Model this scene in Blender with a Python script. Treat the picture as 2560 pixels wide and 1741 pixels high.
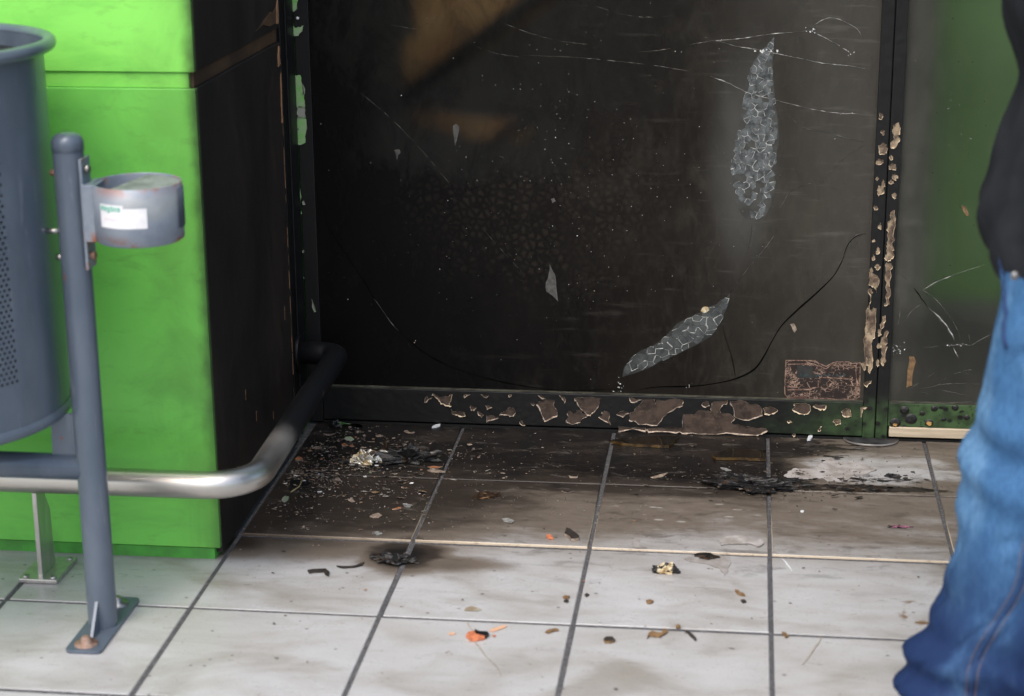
import bpy, bmesh, math, random
from mathutils import Vector, Matrix, noise as mnoise
R = math.radians
random.seed(7)
for o in list(bpy.data.objects):
    bpy.data.objects.remove(o)
scene = bpy.context.scene
COL = scene.collection

# ------------------------------------------------------------------ camera
CAM_LOC = Vector((-0.0657, -3.2707, 1.3657))
CAM_ROT = (1.281017, 0.007643, 0.120833)
F_PX = 4792.8                       # focal length in pixels of the 2560 px wide photograph
cd = bpy.data.cameras.new('camera')
cd.sensor_width = 36.0
cd.lens = F_PX / 2560 * 36.0
cd.clip_start = 0.05
cd.clip_end = 500
cam = bpy.data.objects.new('camera', cd)
cam.location = CAM_LOC
cam.rotation_euler = CAM_ROT
COL.objects.link(cam)
scene.camera = cam
cd.dof.use_dof = True
cd.dof.focus_distance = 4.0
cd.dof.aperture_fstop = 3.8

# ------------------------------------------------------------------ sky, sun, exposure
world = bpy.data.worlds.new('World')
scene.world = world
world.use_nodes = True
wn = world.node_tree
wn.nodes.clear()
sky = wn.nodes.new('ShaderNodeTexSky')
sky.sky_type = 'NISHITA'
sky.sun_disc = False
SUN_EL, SUN_AZ = R(58), R(200)      # azimuth clockwise from +Y: behind the camera, to its left
sky.sun_elevation = SUN_EL
sky.sun_rotation = SUN_AZ
sky.air_density = 1.2
sky.dust_density = 4.0
sky.ozone_density = 0.6
bg = wn.nodes.new('ShaderNodeBackground')
bg.inputs[1].default_value = 0.14
wo = wn.nodes.new('ShaderNodeOutputWorld')
wn.links.new(sky.outputs[0], bg.inputs[0])
wn.links.new(bg.outputs[0], wo.inputs[0])
sl = bpy.data.lights.new('sun', 'SUN')
sl.energy = 1.0
sl.angle = R(50)
sl.color = (1.0, 0.97, 0.93)
sun = bpy.data.objects.new('sun', sl)
sd = Vector((math.sin(SUN_AZ) * math.cos(SUN_EL), math.cos(SUN_AZ) * math.cos(SUN_EL), math.sin(SUN_EL)))
sun.rotation_euler = (-sd).to_track_quat('-Z', 'Y').to_euler()
sun.location = (-2, -4, 6)
COL.objects.link(sun)
scene.view_settings.view_transform = 'Standard'
scene.view_settings.look = 'None'
scene.view_settings.exposure = 0.85
scene.view_settings.gamma = 1.0
scene.view_settings.use_curve_mapping = False

# ------------------------------------------------------------------ survey: a measured photo point on a real plane
_M = cam.rotation_euler.to_matrix()
def _ray(x, y):
    return _M @ Vector(((x - 1280) / F_PX, -(y - 870.5) / F_PX, -1.0))
def on_y(x, y, Y):
    d = _ray(x, y)
    return CAM_LOC + d * ((Y - CAM_LOC.y) / d.y)
def on_z(x, y, Z=0.005):
    d = _ray(x, y)
    return CAM_LOC + d * ((Z - CAM_LOC.z) / d.z)

T = 0.33            # tile pitch
DOOR = 0.655        # front face of the shopfront frame
GLASS = 0.668       # front face of the glass
PX, PY = -0.993, -0.118   # pillar: its right face (x) and front face (y)

# ------------------------------------------------------------------ node helper
class NT:
    def __init__(s, name):
        s.m = bpy.data.materials.new(name)
        s.m.use_nodes = True
        s.t = s.m.node_tree
        s.t.nodes.clear()
        s.out = s.n('ShaderNodeOutputMaterial')
        s._pos = None
    def n(s, t, **k):
        nd = s.t.nodes.new(t)
        for a, b in k.items():
            setattr(nd, a, b)
        return nd
    def put(s, sock, v):
        if isinstance(v, bpy.types.NodeSocket):
            s.t.links.new(v, sock)
        elif v is not None:
            if sock.type == 'RGBA' and len(v) == 3:
                v = (*v, 1)
            sock.default_value = v
    def math(s, op, a, b=0.0, c=None, clamp=False):
        nd = s.n('ShaderNodeMath', operation=op, use_clamp=clamp)
        s.put(nd.inputs[0], a)
        s.put(nd.inputs[1], b)
        if c is not None:
            s.put(nd.inputs[2], c)
        return nd.outputs[0]
    def add(s, a, b): return s.math('ADD', a, b)
    def sub(s, a, b): return s.math('SUBTRACT', a, b)
    def mul(s, a, b): return s.math('MULTIPLY', a, b)
    def max(s, a, b): return s.math('MAXIMUM', a, b)
    def min(s, a, b): return s.math('MINIMUM', a, b)
    def inv(s, a): return s.math('SUBTRACT', 1.0, a, clamp=True)
    def smooth(s, lo, hi, x, a=0.0, b=1.0):
        nd = s.n('ShaderNodeMapRange', interpolation_type='SMOOTHSTEP')
        s.put(nd.inputs[0], x)
        for i, v in ((1, lo), (2, hi), (3, a), (4, b)):
            s.put(nd.inputs[i], v)
        return nd.outputs[0]
    def pos(s):
        if s._pos is None:
            g = s.n('ShaderNodeNewGeometry')
            s._pos = g.outputs['Position']
            x = s.n('ShaderNodeSeparateXYZ')
            s.put(x.inputs[0], s._pos)
            s.x, s.y, s.z = x.outputs
        return s._pos
    def vec(s, scale=(1, 1, 1), off=(0, 0, 0), src=None):
        nd = s.n('ShaderNodeMapping')
        s.put(nd.inputs[0], src if src is not None else s.pos())
        nd.inputs[1].default_value = off
        nd.inputs[3].default_value = scale
        return nd.outputs[0]
    def noise(s, scale, detail=4, rough=0.55, vec=None, dist=0.0):
        nd = s.n('ShaderNodeTexNoise')
        s.put(nd.inputs['Vector'], vec if vec is not None else s.pos())
        nd.inputs['Scale'].default_value = scale
        nd.inputs['Detail'].default_value = detail
        nd.inputs['Roughness'].default_value = rough
        nd.inputs['Distortion'].default_value = dist
        return nd.outputs[0]
    def voro(s, scale, feature='F1', vec=None, out=0, rnd=1.0):
        nd = s.n('ShaderNodeTexVoronoi', feature=feature)
        s.put(nd.inputs['Vector'], vec if vec is not None else s.pos())
        nd.inputs['Scale'].default_value = scale
        nd.inputs['Randomness'].default_value = rnd
        return nd.outputs[out]
    def voro2(s, scale, vec=None):
        nd = s.n('ShaderNodeTexVoronoi', feature='F1')
        s.put(nd.inputs['Vector'], vec if vec is not None else s.pos())
        nd.inputs['Scale'].default_value = scale
        return nd.outputs[0], nd.outputs[1]
    def mix(s, f, a, b):
        nd = s.n('ShaderNodeMix', data_type='RGBA')
        s.put(nd.inputs[0], f)
        s.put(nd.inputs[6], a)
        s.put(nd.inputs[7], b)
        return nd.outputs[2]
    def mixf(s, f, a, b):
        nd = s.n('ShaderNodeMix', data_type='FLOAT')
        s.put(nd.inputs[0], f)
        s.put(nd.inputs[2], a)
        s.put(nd.inputs[3], b)
        return nd.outputs[0]
    def ramp(s, f, stops):
        nd = s.n('ShaderNodeValToRGB')
        e = nd.color_ramp.elements
        while len(e) < len(stops):
            e.new(0.5)
        for q, (p, c) in zip(e, stops):
            q.position = p
            q.color = (*c, 1)
        s.put(nd.inputs[0], f)
        return nd.outputs[0]
    def blob(s, cx, cy, rx, ry, warp=None, soft=0.5, axes='xy'):
        """1 inside an ellipse on the ground (or on a wall, axes 'xz'), falling to 0 at its rim"""
        s.pos()
        u = s.x
        v = s.y if axes == 'xy' else s.z
        if axes == 'yz':
            u, v = s.y, s.z
        a = s.math('POWER', s.mul(s.math('ABSOLUTE', s.sub(u, cx)), 1 / rx), 2)
        b = s.math('POWER', s.mul(s.math('ABSOLUTE', s.sub(v, cy)), 1 / ry), 2)
        d = s.math('SQRT', s.add(a, b))
        if warp is not None:
            d = s.add(d, warp)
        return s.smooth(1.0 - soft, 1.0 + soft, d, 1.0, 0.0)
    def bump(s, h, strength=0.3, dist=0.002, nrm=None):
        nd = s.n('ShaderNodeBump')
        nd.inputs['Strength'].default_value = strength
        nd.inputs['Distance'].default_value = dist
        s.put(nd.inputs['Height'], h)
        if nrm is not None:
            s.put(nd.inputs['Normal'], nrm)
        return nd.outputs[0]
    def principled(s, base, rough=0.5, metal=0.0, normal=None, spec=0.5, **k):
        b = s.n('ShaderNodeBsdfPrincipled')
        s.put(b.inputs['Base Color'], base)
        s.put(b.inputs['Roughness'], rough)
        s.put(b.inputs['Metallic'], metal)
        s.put(b.inputs['Specular IOR Level'], spec)
        if normal is not None:
            s.put(b.inputs['Normal'], normal)
        for a, v in k.items():
            s.put(b.inputs[a], v)
        return b.outputs[0]
    def done(s, shader):
        s.t.links.new(shader, s.out.inputs[0])
        return s.m

def simple(name, c1, c2=None, scale=30, rough=0.5, metal=0.0, bump=0.0, bscale=None, spec=0.5, detail=5, stretch=(1, 1, 1)):
    n = NT(name)
    v = n.vec(stretch)
    f = n.noise(scale, detail, 0.6, v)
    base = n.mix(n.smooth(0.35, 0.65, f), c1, c2 or tuple(x * 0.8 for x in c1))
    nr = None
    if bump:
        nr = n.bump(n.noise(bscale or scale * 3, 4, 0.6, v), bump, 0.002)
    return n.done(n.principled(base, n.mixf(f, rough * 0.85, min(1, rough * 1.15)), metal, nr, spec))

# ------------------------------------------------------------------ materials
MT = {}
def m_tile():
    n = NT('glazed_tile'); n.pos()
    info = n.n('ShaderNodeObjectInfo')
    w = n.sub(n.noise(5, 5, 0.6), 0.5)
    w2 = n.sub(n.noise(17, 4, 0.68, n.vec((0.6, 1.6, 1))), 0.5)
    x = n.add(n.x, n.mul(w, 0.22)); y = n.add(n.add(n.y, n.mul(w, 0.1)), n.mul(w2, 0.05))
    # clean glaze: pale stone with cloudy veins, each tile a little different
    cl = n.noise(9, 6, 0.6, n.vec((0.55, 1.3, 1)), 0.6)
    clean = n.ramp(cl, [(0.3, (0.345, 0.335, 0.325)), (0.5, (0.425, 0.427, 0.435)), (0.72, (0.478, 0.487, 0.505))])
    clean = n.mix(n.mul(info.outputs['Random'], 0.22), clean, (0.36, 0.35, 0.335))
    scuff = n.mul(n.smooth(0.50, 0.72, n.noise(4.5, 4, 0.58, n.vec((0.7, 1.2, 1), (3, 1, 0)), 0.8)), n.smooth(-1.6, -0.1, n.y))
    clean = n.mix(n.mul(scuff, 0.62), clean, (0.20, 0.172, 0.132))
    sc2 = n.smooth(0.60, 0.72, n.noise(11, 5, 0.7, n.vec((0.45, 1.7, 1), (8, 3, 0)), 1.2))
    clean = n.mix(n.mul(sc2, 0.22), clean, (0.165, 0.142, 0.112))
    # soot laid down by the fire in the doorway
    deep = n.mul(n.smooth(0.06, 0.42, y), n.smooth(-0.02, 0.14, x, 1, 0))
    corner = n.smooth(0.10, 0.75, n.sub(n.add(x, 0.99), n.mul(n.smooth(-0.1, 0.5, y), 0.35)), 1, 0)
    corner = n.mul(corner, n.smooth(-0.13, 0.10, y))
    film = n.mul(n.smooth(-0.16, 0.05, n.y), n.smooth(0.0, 0.36, n.add(y, n.mul(n.smooth(0.1, -0.7, n.x), 0.12)), 0.20, 0.46))
    lip = n.mul(n.mul(n.smooth(-0.17, -0.005, n.add(n.y, n.mul(w, 0.07))), n.smooth(-0.85, -0.45, x, 1, 0.1)), 0.62)
    wall = n.mul(n.smooth(0.02, 0.16, n.add(n.sub(n.x, PX), n.mul(w, 0.1)), 1, 0), n.smooth(-0.16, -0.02, n.y))
    s = n.max(n.max(n.mul(deep, 0.97), n.mul(corner, 0.82)), n.max(film, n.max(lip, n.mul(wall, 0.84))))
    smk = n.sub(n.noise(3.4, 5, 0.6, n.vec((0.7, 2.2, 1), (2, 9, 0)), 1.0), 0.5)
    s = n.math('ADD', s, n.mul(n.add(n.mul(w2, 0.42), n.mul(smk, 0.75)), n.smooth(-0.06, 0.08, n.y, 0.0, 0.85)), clamp=True)
    # burnt spot on the third row and the scorch by the mullion
    s = n.max(s, n.mul(n.blob(-0.665, -0.055, 0.075, 0.075, n.mul(w2, 0.8), 0.75), 0.98))
    s = n.max(s, n.mul(n.blob(-0.60, -0.09, 0.12, 0.035, n.mul(w2, 0.8), 0.8), 0.5))
    s = n.max(s, n.mul(n.blob(-0.12, 0.435, 0.30, 0.095, n.mul(w2, 1.8), 0.30), 1.0))
    s = n.max(s, n.mul(n.blob(0.02, 0.58, 0.15, 0.075, n.mul(w2, 2.4), 0.5), 0.97))
    s = n.max(s, n.mul(n.blob(0.16, 0.358, 0.22, 0.022, n.mul(w2, 2.4), 0.5), 0.85))
    wipe = n.mul(n.blob(0.20, 0.475, 0.18, 0.085, n.add(n.mul(w, 1.4), n.mul(w2, 0.8)), 0.35), 0.9)
    s = n.mul(s, n.inv(n.mul(wipe, n.smooth(0.0, 0.12, n.x))))
    # pale drip marks where drops cleaned the film
    dv = n.voro(34, 'F1', n.vec((0.6, 1.5, 1)))
    drops = n.mul(n.smooth(0.16, 0.24, dv, 1, 0), n.blob(-0.16, 0.19, 0.13, 0.075, n.mul(w2, 1.5), 0.4))
    s = n.mul(s, n.inv(n.mul(drops, 0.8)))
    col = n.mix(n.smooth(0.0, 0.42, s), clean, (0.150, 0.126, 0.103))
    col = n.mix(n.smooth(0.38, 0.80, s), col, (0.030, 0.0235, 0.0190))
    col = n.mix(n.smooth(0.84, 1.0, s), col, (0.007, 0.006, 0.006))
    col = n.mix(n.mul(drops, 0.55), col, (0.30, 0.28, 0.255))
    # burnt-on black splatter round the scorch
    sn = n.noise(30, 6, 0.74, n.vec((0.45, 1.5, 1), (3, 3, 0)), 0.5)
    zone = n.max(n.blob(0.13, 0.385, 0.27, 0.075, n.mul(w2, 1.0), 0.6), n.mul(n.blob(0.06, 0.585, 0.20, 0.07, n.mul(w2, 1.0), 0.6), 0.9))
    col = n.mix(n.smooth(0.0, 0.035, n.sub(sn, n.sub(0.74, n.mul(zone, 0.235)))), col, (0.009, 0.008, 0.008))
    # smeary mottling and grit in the glaze
    mot = n.noise(21, 5, 0.72, n.vec((0.6, 1.5, 1), (1, 6, 0)), 0.7)
    col = n.mix(n.mul(n.smooth(0.50, 0.68, mot), n.smooth(-0.25, 0.05, n.y, 0.07, 0.50)), col, (0.030, 0.024, 0.019))
    col = n.mix(n.mul(n.smooth(0.44, 0.30, mot), n.smooth(-0.1, 0.05, n.y, 0.10, 0.26)), col, (0.30, 0.27, 0.235))
    grit = n.noise(240, 2, 0.6)
    col = n.mix(n.smooth(0.60, 0.74, grit, 0.0, 0.45), col, (0.03, 0.025, 0.02))
    # rusty brown tide marks and fine specks
    vd, vc = n.voro2(46, n.vec((0.8, 1, 1), (7, 2, 0)))
    sp = n.smooth(0.10, 0.15, vd, 1, 0)
    keep = n.smooth(0.70, 0.78, vc)
    col = n.mix(n.mul(n.mul(sp, keep), 0.75), col, (0.06, 0.045, 0.035))
    ring = n.mul(n.blob(0.27, -0.22, 0.055, 0.05, n.mul(w2, 0.7), 0.18), n.inv(n.blob(0.27, -0.22, 0.043, 0.036, n.mul(w2, 0.9), 0.16)))
    col = n.mix(n.mul(ring, n.smooth(0.48, 0.6, n.noise(38))), col, (0.16, 0.09, 0.035))
    # unglazed beige edge
    g = n.n('ShaderNodeNewGeometry'); sx = n.n('ShaderNodeSeparateXYZ'); n.put(sx.inputs[0], g.outputs['Normal'])
    edge = n.smooth(0.55, 0.85, sx.outputs[2], 1, 0)
    col = n.mix(n.mul(edge, n.mul(n.smooth(-0.05, 0.03, n.y), n.smooth(0.25, 0.10, n.y))), col,
                n.mix(n.smooth(-0.95, -0.5, n.x), (0.12, 0.085, 0.06), n.mix(n.smooth(0.52, 0.72, n.noise(30, 5, 0.7)), (0.72, 0.60, 0.44), (0.34, 0.26, 0.18))))
    rough = n.add(n.mixf(s, 0.30, 0.50), n.mul(w2, 0.2))
    rough = n.mixf(n.blob(-0.20, 0.47, 0.32, 0.12, n.mul(w, 1.5), 0.5), rough, 0.20)
    nr = n.bump(n.add(n.noise(60, 2), n.mul(n.noise(7, 1), 2.0)), 0.12, 0.002)
    return n.done(n.principled(col, rough, 0, nr, 0.45))
MT['tile'] = m_tile()

def m_grout():
    n = NT('grout'); n.pos()
    f = n.noise(160, 4, 0.7)
    c = n.ramp(f, [(0.3, (0.05, 0.05, 0.054)), (0.55, (0.09, 0.09, 0.097)), (0.75, (0.22, 0.215, 0.21))])
    return n.done(n.principled(c, 0.9, 0, n.bump(f, 0.5, 0.002), 0.2))
MT['grout'] = m_grout()

def m_green(name, upper):
    n = NT(name); n.pos()
    f = n.noise(4, 6, 0.65, n.vec((1.2, 1, 2.6)), 0.5)
    g = n.noise(14, 5, 0.65, n.vec((0.8, 1, 2.2), (3, 0, 1)), 0.4)
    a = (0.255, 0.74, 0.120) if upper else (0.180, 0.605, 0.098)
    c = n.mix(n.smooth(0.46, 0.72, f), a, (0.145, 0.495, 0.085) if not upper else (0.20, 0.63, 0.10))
    c = n.mix(n.mul(n.smooth(0.56, 0.78, g), 0.40), c, (0.085, 0.22, 0.05))
    drift = n.smooth(0.13, 0.0, n.add(n.sub(PX, n.x), n.mul(n.sub(n.noise(7, 5, 0.65, n.vec((1, 1, 0.8), (6, 0, 2)), 0.6), 0.5), 0.28)))
    c = n.mix(n.mul(drift, 0.36), c, (0.07, 0.12, 0.035))
    scr = n.mul(n.smooth(0.70, 0.76, n.noise(34, 3, 0.7, n.vec((0.3, 1, 3.0), (2, 0, 5)), 0.3)), 0.4)
    c = n.mix(scr, c, (0.24, 0.36, 0.16))
    # smoke licked round the corner
    ew = n.add(n.sub(PX - 0.002, n.x), n.mul(n.sub(n.noise(22, 4, 0.6, n.vec((1, 1, 0.6))), 0.5), 0.035))
    soot = n.smooth(-0.004, 0.026, ew, 1, 0)
    soot = n.mul(soot, n.smooth(0.05, 0.45, n.z, 0.55, 1.0))
    c = n.mix(n.mul(soot, 0.8), c, (0.02, 0.03, 0.014))
    return n.done(n.principled(c, n.mixf(g, 0.32, 0.5), 0, n.bump(n.noise(5, 3), 0.05, 0.004), 0.4))
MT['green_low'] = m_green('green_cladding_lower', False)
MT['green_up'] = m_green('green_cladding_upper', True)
MT['green_plain'] = simple('green_plinth', (0.075, 0.36, 0.05), (0.06, 0.24, 0.04), 18, 0.5)

def m_soot(name, lo, hi, brown, gloss=0.42):
    n = NT(name); n.pos()
    f = n.noise(3.2, 6, 0.6, n.vec((1, 1, 0.45)), 0.5)
    g = n.noise(40, 5, 0.7, n.vec((1, 1, 0.3)))
    c = n.mix(n.smooth(0.3, 0.7, f), lo, hi)
    c = n.mix(n.mul(n.smooth(0.5, 0.75, g), n.smooth(0.45, 0.65, f)), c, brown)
    vd, vc = n.voro2(95)
    st = n.smooth(0.085, 0.11, vd, 1, 0)
    keep = n.smooth(0.965, 0.975, vc)
    c = n.mix(n.mul(st, keep), c, (0.12, 0.085, 0.06))
    return n.done(n.principled(c, n.mixf(g, gloss, gloss + 0.25), 0, n.bump(g, 0.15, 0.001), 0.35))
MT['soot_wall'] = m_soot('sooted_cladding', (0.0095, 0.0083, 0.0080), (0.027, 0.0212, 0.0180), (0.048, 0.032, 0.022))
MT['soot_frame'] = m_soot('sooted_frame_paint', (0.0045, 0.0045, 0.005), (0.008, 0.008, 0.0085), (0.012, 0.011, 0.010), 0.36)
MT['soot_brown'] = m_soot('scorched_joint_trim', (0.035, 0.022, 0.014), (0.11, 0.062, 0.033), (0.22, 0.13, 0.07), 0.5)

def m_rail():
    # bottom rail and stiles: burnt black at the left, blistered green paint surviving to the right and low down
    n = NT('blistered_green_frame_paint'); n.pos()
    w = n.sub(n.noise(16, 5, 0.6), 0.5)
    ok = n.mul(n.smooth(-0.05, 0.26, n.add(n.x, n.mul(w, 0.35))), n.smooth(0.13, 0.005, n.add(n.z, n.mul(w, 0.16))))
    full = n.smooth(0.245, 0.31, n.add(n.x, n.mul(w, 0.04)))
    ok = n.max(ok, n.mul(full, n.smooth(0.14, 0.09, n.z)))
    c = n.mix(ok, (0.006, 0.006, 0.0065), n.mix(n.smooth(0.4, 0.6, n.noise(30)), (0.026, 0.048, 0.019), (0.050, 0.096, 0.036)))
    v1, k1 = n.voro2(52, n.vec((1, 1, 1.2)))
    k1 = n.smooth(0.42, 0.5, k1)
    c = n.mix(n.mul(n.smooth(0.26, 0.44, v1, 1, 0), k1), c, (0.008, 0.009, 0.008))
    v2, k2 = n.voro2(140)
    k2 = n.smooth(0.75, 0.8, k2)
    c = n.mix(n.mul(n.smooth(0.2, 0.3, v2, 1, 0), k2), c, (0.01, 0.012, 0.01))
    g = n.noise(60, 4)
    return n.done(n.principled(c, n.mixf(g, 0.3, 0.55), 0, n.bump(n.add(n.mul(v1, -1.0), n.mul(g, 0.4)), 0.25, 0.002), 0.4))
MT['rail'] = m_rail()

def m_primer():
    n = NT('bare_primer'); n.pos()
    f = n.noise(26, 5, 0.65); g = n.noise(120, 4, 0.7, n.vec((0.4, 1, 1)))
    c = n.mix(n.smooth(0.35, 0.65, f), (0.042, 0.029, 0.023), (0.082, 0.058, 0.046))
    c = n.mix(n.mul(n.smooth(0.5, 0.7, g), 0.6), c, (0.125, 0.090, 0.068))
    pale = n.smooth(0.10, 0.24, n.add(n.x, n.mul(n.sub(f, 0.5), 0.3)))
    c = n.mix(n.mul(pale, 0.65), c, n.mix(n.smooth(0.38, 0.66, f), (0.155, 0.105, 0.075), (0.60, 0.47, 0.31)))
    c = n.mix(n.mul(n.smooth(0.52, 0.66, n.noise(45, 5, 0.7, n.vec((1, 1, 1), (3, 3, 3)))), 0.7), c, (0.02, 0.015, 0.013))
    return n.done(n.principled(c, 0.55, 0, n.bump(g, 0.3, 0.001), 0.3))
MT['primer'] = m_primer()
MT['paint_edge'] = simple('curled_paint_edge', (0.72, 0.60, 0.42), (0.42, 0.33, 0.23), 90, 0.6)
MT['paint_edge_dim'] = simple('curled_paint_edge_sooted', (0.52, 0.42, 0.33), (0.16, 0.125, 0.10), 90, 0.6)
MT['rail_glint'] = simple('rail_top_highlight', (0.10, 0.10, 0.075), (0.028, 0.027, 0.022), 24, 0.55)  # pale tone painting the highlight on the rail's top ledge
MT['green_flake'] = simple('peeling_green_paint', (0.20, 0.46, 0.13), (0.30, 0.42, 0.24), 60, 0.5, bump=0.3)
MT['pale_flake'] = simple('peeling_grey_paint', (0.30, 0.30, 0.26), (0.22, 0.30, 0.18), 70, 0.6)
MT['tan_flake'] = simple('bare_tan_board', (0.42, 0.22, 0.11), (0.26, 0.14, 0.075), 60, 0.7)
MT['pale_strip'] = simple('bare_cream_metal', (0.60, 0.51, 0.38), (0.46, 0.38, 0.27), 50, 0.4, stretch=(0.15, 1, 1.5))

gp_patch = on_y(1856, 400, GLASS)
def m_glass(name, right):
    # laminated pane: smoke film of uneven density over clear glass
    n = NT(name); n.pos()
    w = n.sub(n.noise(3.0, 6, 0.6), 0.5); fine = n.noise(26, 6, 0.7, n.vec((1, 1, 0.5)))
    rub = n.noise(70, 4, 0.6, n.vec((1.0, 1, 0.35)), 0.6)
    if right:
        dens = n.mixf(n.smooth(0.345, 0.285, n.x), 0.30, 0.78)
        dens = n.max(dens, n.smooth(0.42, 0.10, n.z, 0.2, 0.6))
        dens = n.math('ADD', dens, n.mul(w, 0.12), clamp=True)
        dens = n.mul(dens, n.smooth(1.0, 1.25, n.z, 1.0, 0.2))  # upper part, out of view, made clear to let daylight in
        film = n.mix(n.smooth(0.3, 0.7, fine), (0.050, 0.051, 0.044), (0.082, 0.082, 0.070))
    else:
        clear = n.blob(-0.55, 0.87, 0.36, 0.20, n.mul(w, 0.6), 0.35, 'xz')
        clear = n.max(clear, n.mul(n.blob(-0.62, 0.64, 0.22, 0.10, n.mul(w, 0.8), 0.5, 'xz'), 0.85))
        dens = n.sub(0.985, n.mul(clear, 0.68))
        dens = n.math('ADD', dens, n.mul(n.smooth(0.42, 0.66, n.noise(11, 5, 0.65, n.vec((1, 1, 0.6), (1, 0, 4)), 0.6)), 0.34), clamp=True)
        dens = n.mul(dens, n.smooth(0.98, 1.2, n.z, 1.0, 0.08))  # film thinned out of view above, so light reaches the boards inside
        gx = n.add(n.add(n.x, n.mul(w, 0.35)), n.mul(n.sub(n.z, 0.4), 0.10))
        lt = n.smooth(-0.85, 0.22, gx)
        film = n.ramp(lt, [(0.0, (0.0022, 0.0022, 0.0028)), (0.42, (0.0052, 0.0041, 0.0036)), (0.70, (0.0105, 0.0084, 0.0070)), (0.86, (0.028, 0.0258, 0.0215)), (1.0, (0.056, 0.053, 0.0465))])
        film = n.mix(n.mul(n.smooth(0.42, 0.72, rub), 0.14), film, n.mix(lt, (0.007, 0.006, 0.0055), (0.085, 0.080, 0.068)))
        film = n.mix(n.mul(n.smooth(0.50, 0.70, n.noise(6, 5, 0.65, n.vec((1.4, 1, 0.8), (5, 0, 2)), 0.8)), 0.5), film, n.mix(lt, (0.010, 0.0075, 0.006), (0.062, 0.055, 0.043)))
        fan = n.blob(gp_patch.x, gp_patch.z, 0.055, 0.18, n.mul(w, 0.5), 0.7, 'xz')
        film = n.mix(n.mul(fan, 0.85), film, (0.085, 0.086, 0.080))
        # burst interlayer bubbles
        cd_ = n.voro(62, 'DISTANCE_TO_EDGE')
        zone = n.blob(-0.50, 0.50, 0.24, 0.17, n.mul(w, 0.9), 0.6, 'xz')
        cell = n.mul(n.smooth(0.02, 0.45, cd_), zone)
    sw = n.noise(15, 5, 0.72, n.vec((1.3, 1, 0.7), (4, 1, 7)), 1.4)
    film = n.mix(n.smooth(0.50, 0.75, sw, 0.0, 0.22), film, (0.090, 0.085, 0.072) if right else n.mix(lt, (0.009, 0.008, 0.0075), (0.105, 0.098, 0.082)))
    film = n.mix(n.smooth(0.48, 0.25, sw, 0.0, 0.28), film, (0.020, 0.020, 0.017) if right else n.mix(lt, (0.003, 0.003, 0.003), (0.022, 0.019, 0.016)))
    rm = n.n('ShaderNodeMapping'); n.put(rm.inputs[0], n.pos()); rm.inputs[2].default_value = (0, 0.9, 0); rm.inputs[3].default_value = (0.10, 1, 1)
    stroke = n.noise(60, 4, 0.65, rm.outputs[0], 0.3)
    big = n.noise(2.4, 3, 0.55, n.vec((1, 1, 0.7), (7, 2, 1)), 0.6)
    film = n.mix(n.mul(n.smooth(0.56, 0.72, stroke), n.smooth(0.35, 0.6, big, 0.05, 0.40)), film, (0.13, 0.125, 0.108) if right else n.mix(lt, (0.010, 0.009, 0.008), (0.13, 0.124, 0.108)))
    film = n.mix(n.smooth(0.56, 0.36, big, 0.0, 0.55), film, (0.030, 0.029, 0.025) if right else n.mix(lt, (0.0035, 0.003, 0.003), (0.024, 0.0205, 0.0165)))
    if not right:
            film = n.mix(n.mul(n.mul(cell, n.smooth(0.30, 0.55, n.noise(8, 4, 0.6))), 0.36), film, (0.046, 0.039, 0.030))
    # dust and ash specks
    for sc, thr, col_, kk in ((120, 0.11, (0.32, 0.31, 0.28), 0.965), (52, 0.09, (0.18, 0.17, 0.15), 0.93), (210, 0.16, (0.22, 0.20, 0.17), 0.955)):
        v = n.vec((1, 1, 1), (sc * 0.13, 0.7, 1.9))
        vd, vc = n.voro2(sc, v)
        st = n.smooth(thr, thr * 1.6, vd, 1, 0)
        kp = n.smooth(kk, kk + 0.01, vc)
        sp = n.mul(st, kp)
        film = n.mix(sp, film, col_)
        dens = n.max(dens, sp)
    dif = n.principled(film, n.mixf(fine, 0.34, 0.60), 0, n.bump(n.noise(2.2, 3), 0.06, 0.02), 0.10)
    tr = n.n('ShaderNodeBsdfTransparent')
    tr.inputs[0].default_value = (0.80, 0.84, 0.80, 1)
    gl = n.n('ShaderNodeBsdfGlossy'); gl.inputs['Roughness'].default_value = 0.08
    gl.inputs[0].default_value = (0.9, 0.9, 0.9, 1)
    fr = n.n('ShaderNodeFresnel'); fr.inputs[0].default_value = 1.45
    rf_ = n.n('ShaderNodeBsdfRefraction'); rf_.inputs['Roughness'].default_value = 0.55; rf_.inputs['IOR'].default_value = 1.4
    rf_.inputs[0].default_value = (0.85, 0.87, 0.84, 1)
    t2 = n.n('ShaderNodeMixShader'); n.put(t2.inputs[0], n.smooth(0.98, 1.15, n.z)); n.put(t2.inputs[1], rf_.outputs[0]); n.put(t2.inputs[2], tr.outputs[0])
    cg = n.n('ShaderNodeMixShader'); n.put(cg.inputs[0], n.mul(fr.outputs[0], 0.25)); n.put(cg.inputs[1], t2.outputs[0]); n.put(cg.inputs[2], gl.outputs[0])
    mx = n.n('ShaderNodeMixShader'); n.put(mx.inputs[0], dens); n.put(mx.inputs[1], cg.outputs[0]); n.put(mx.inputs[2], dif)
    return n.done(mx.outputs[0])
MT['glass_main'] = m_glass('smoked_laminated_glass', False)
MT['glass_right'] = m_glass('hazy_laminated_glass', True)
def m_clear():
    n = NT('clear_glass_body')
    tr = n.n('ShaderNodeBsdfTransparent'); tr.inputs[0].default_value = (0.93, 0.95, 0.93, 1)
    return n.done(tr.outputs[0])
MT['clear'] = m_clear()

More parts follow.
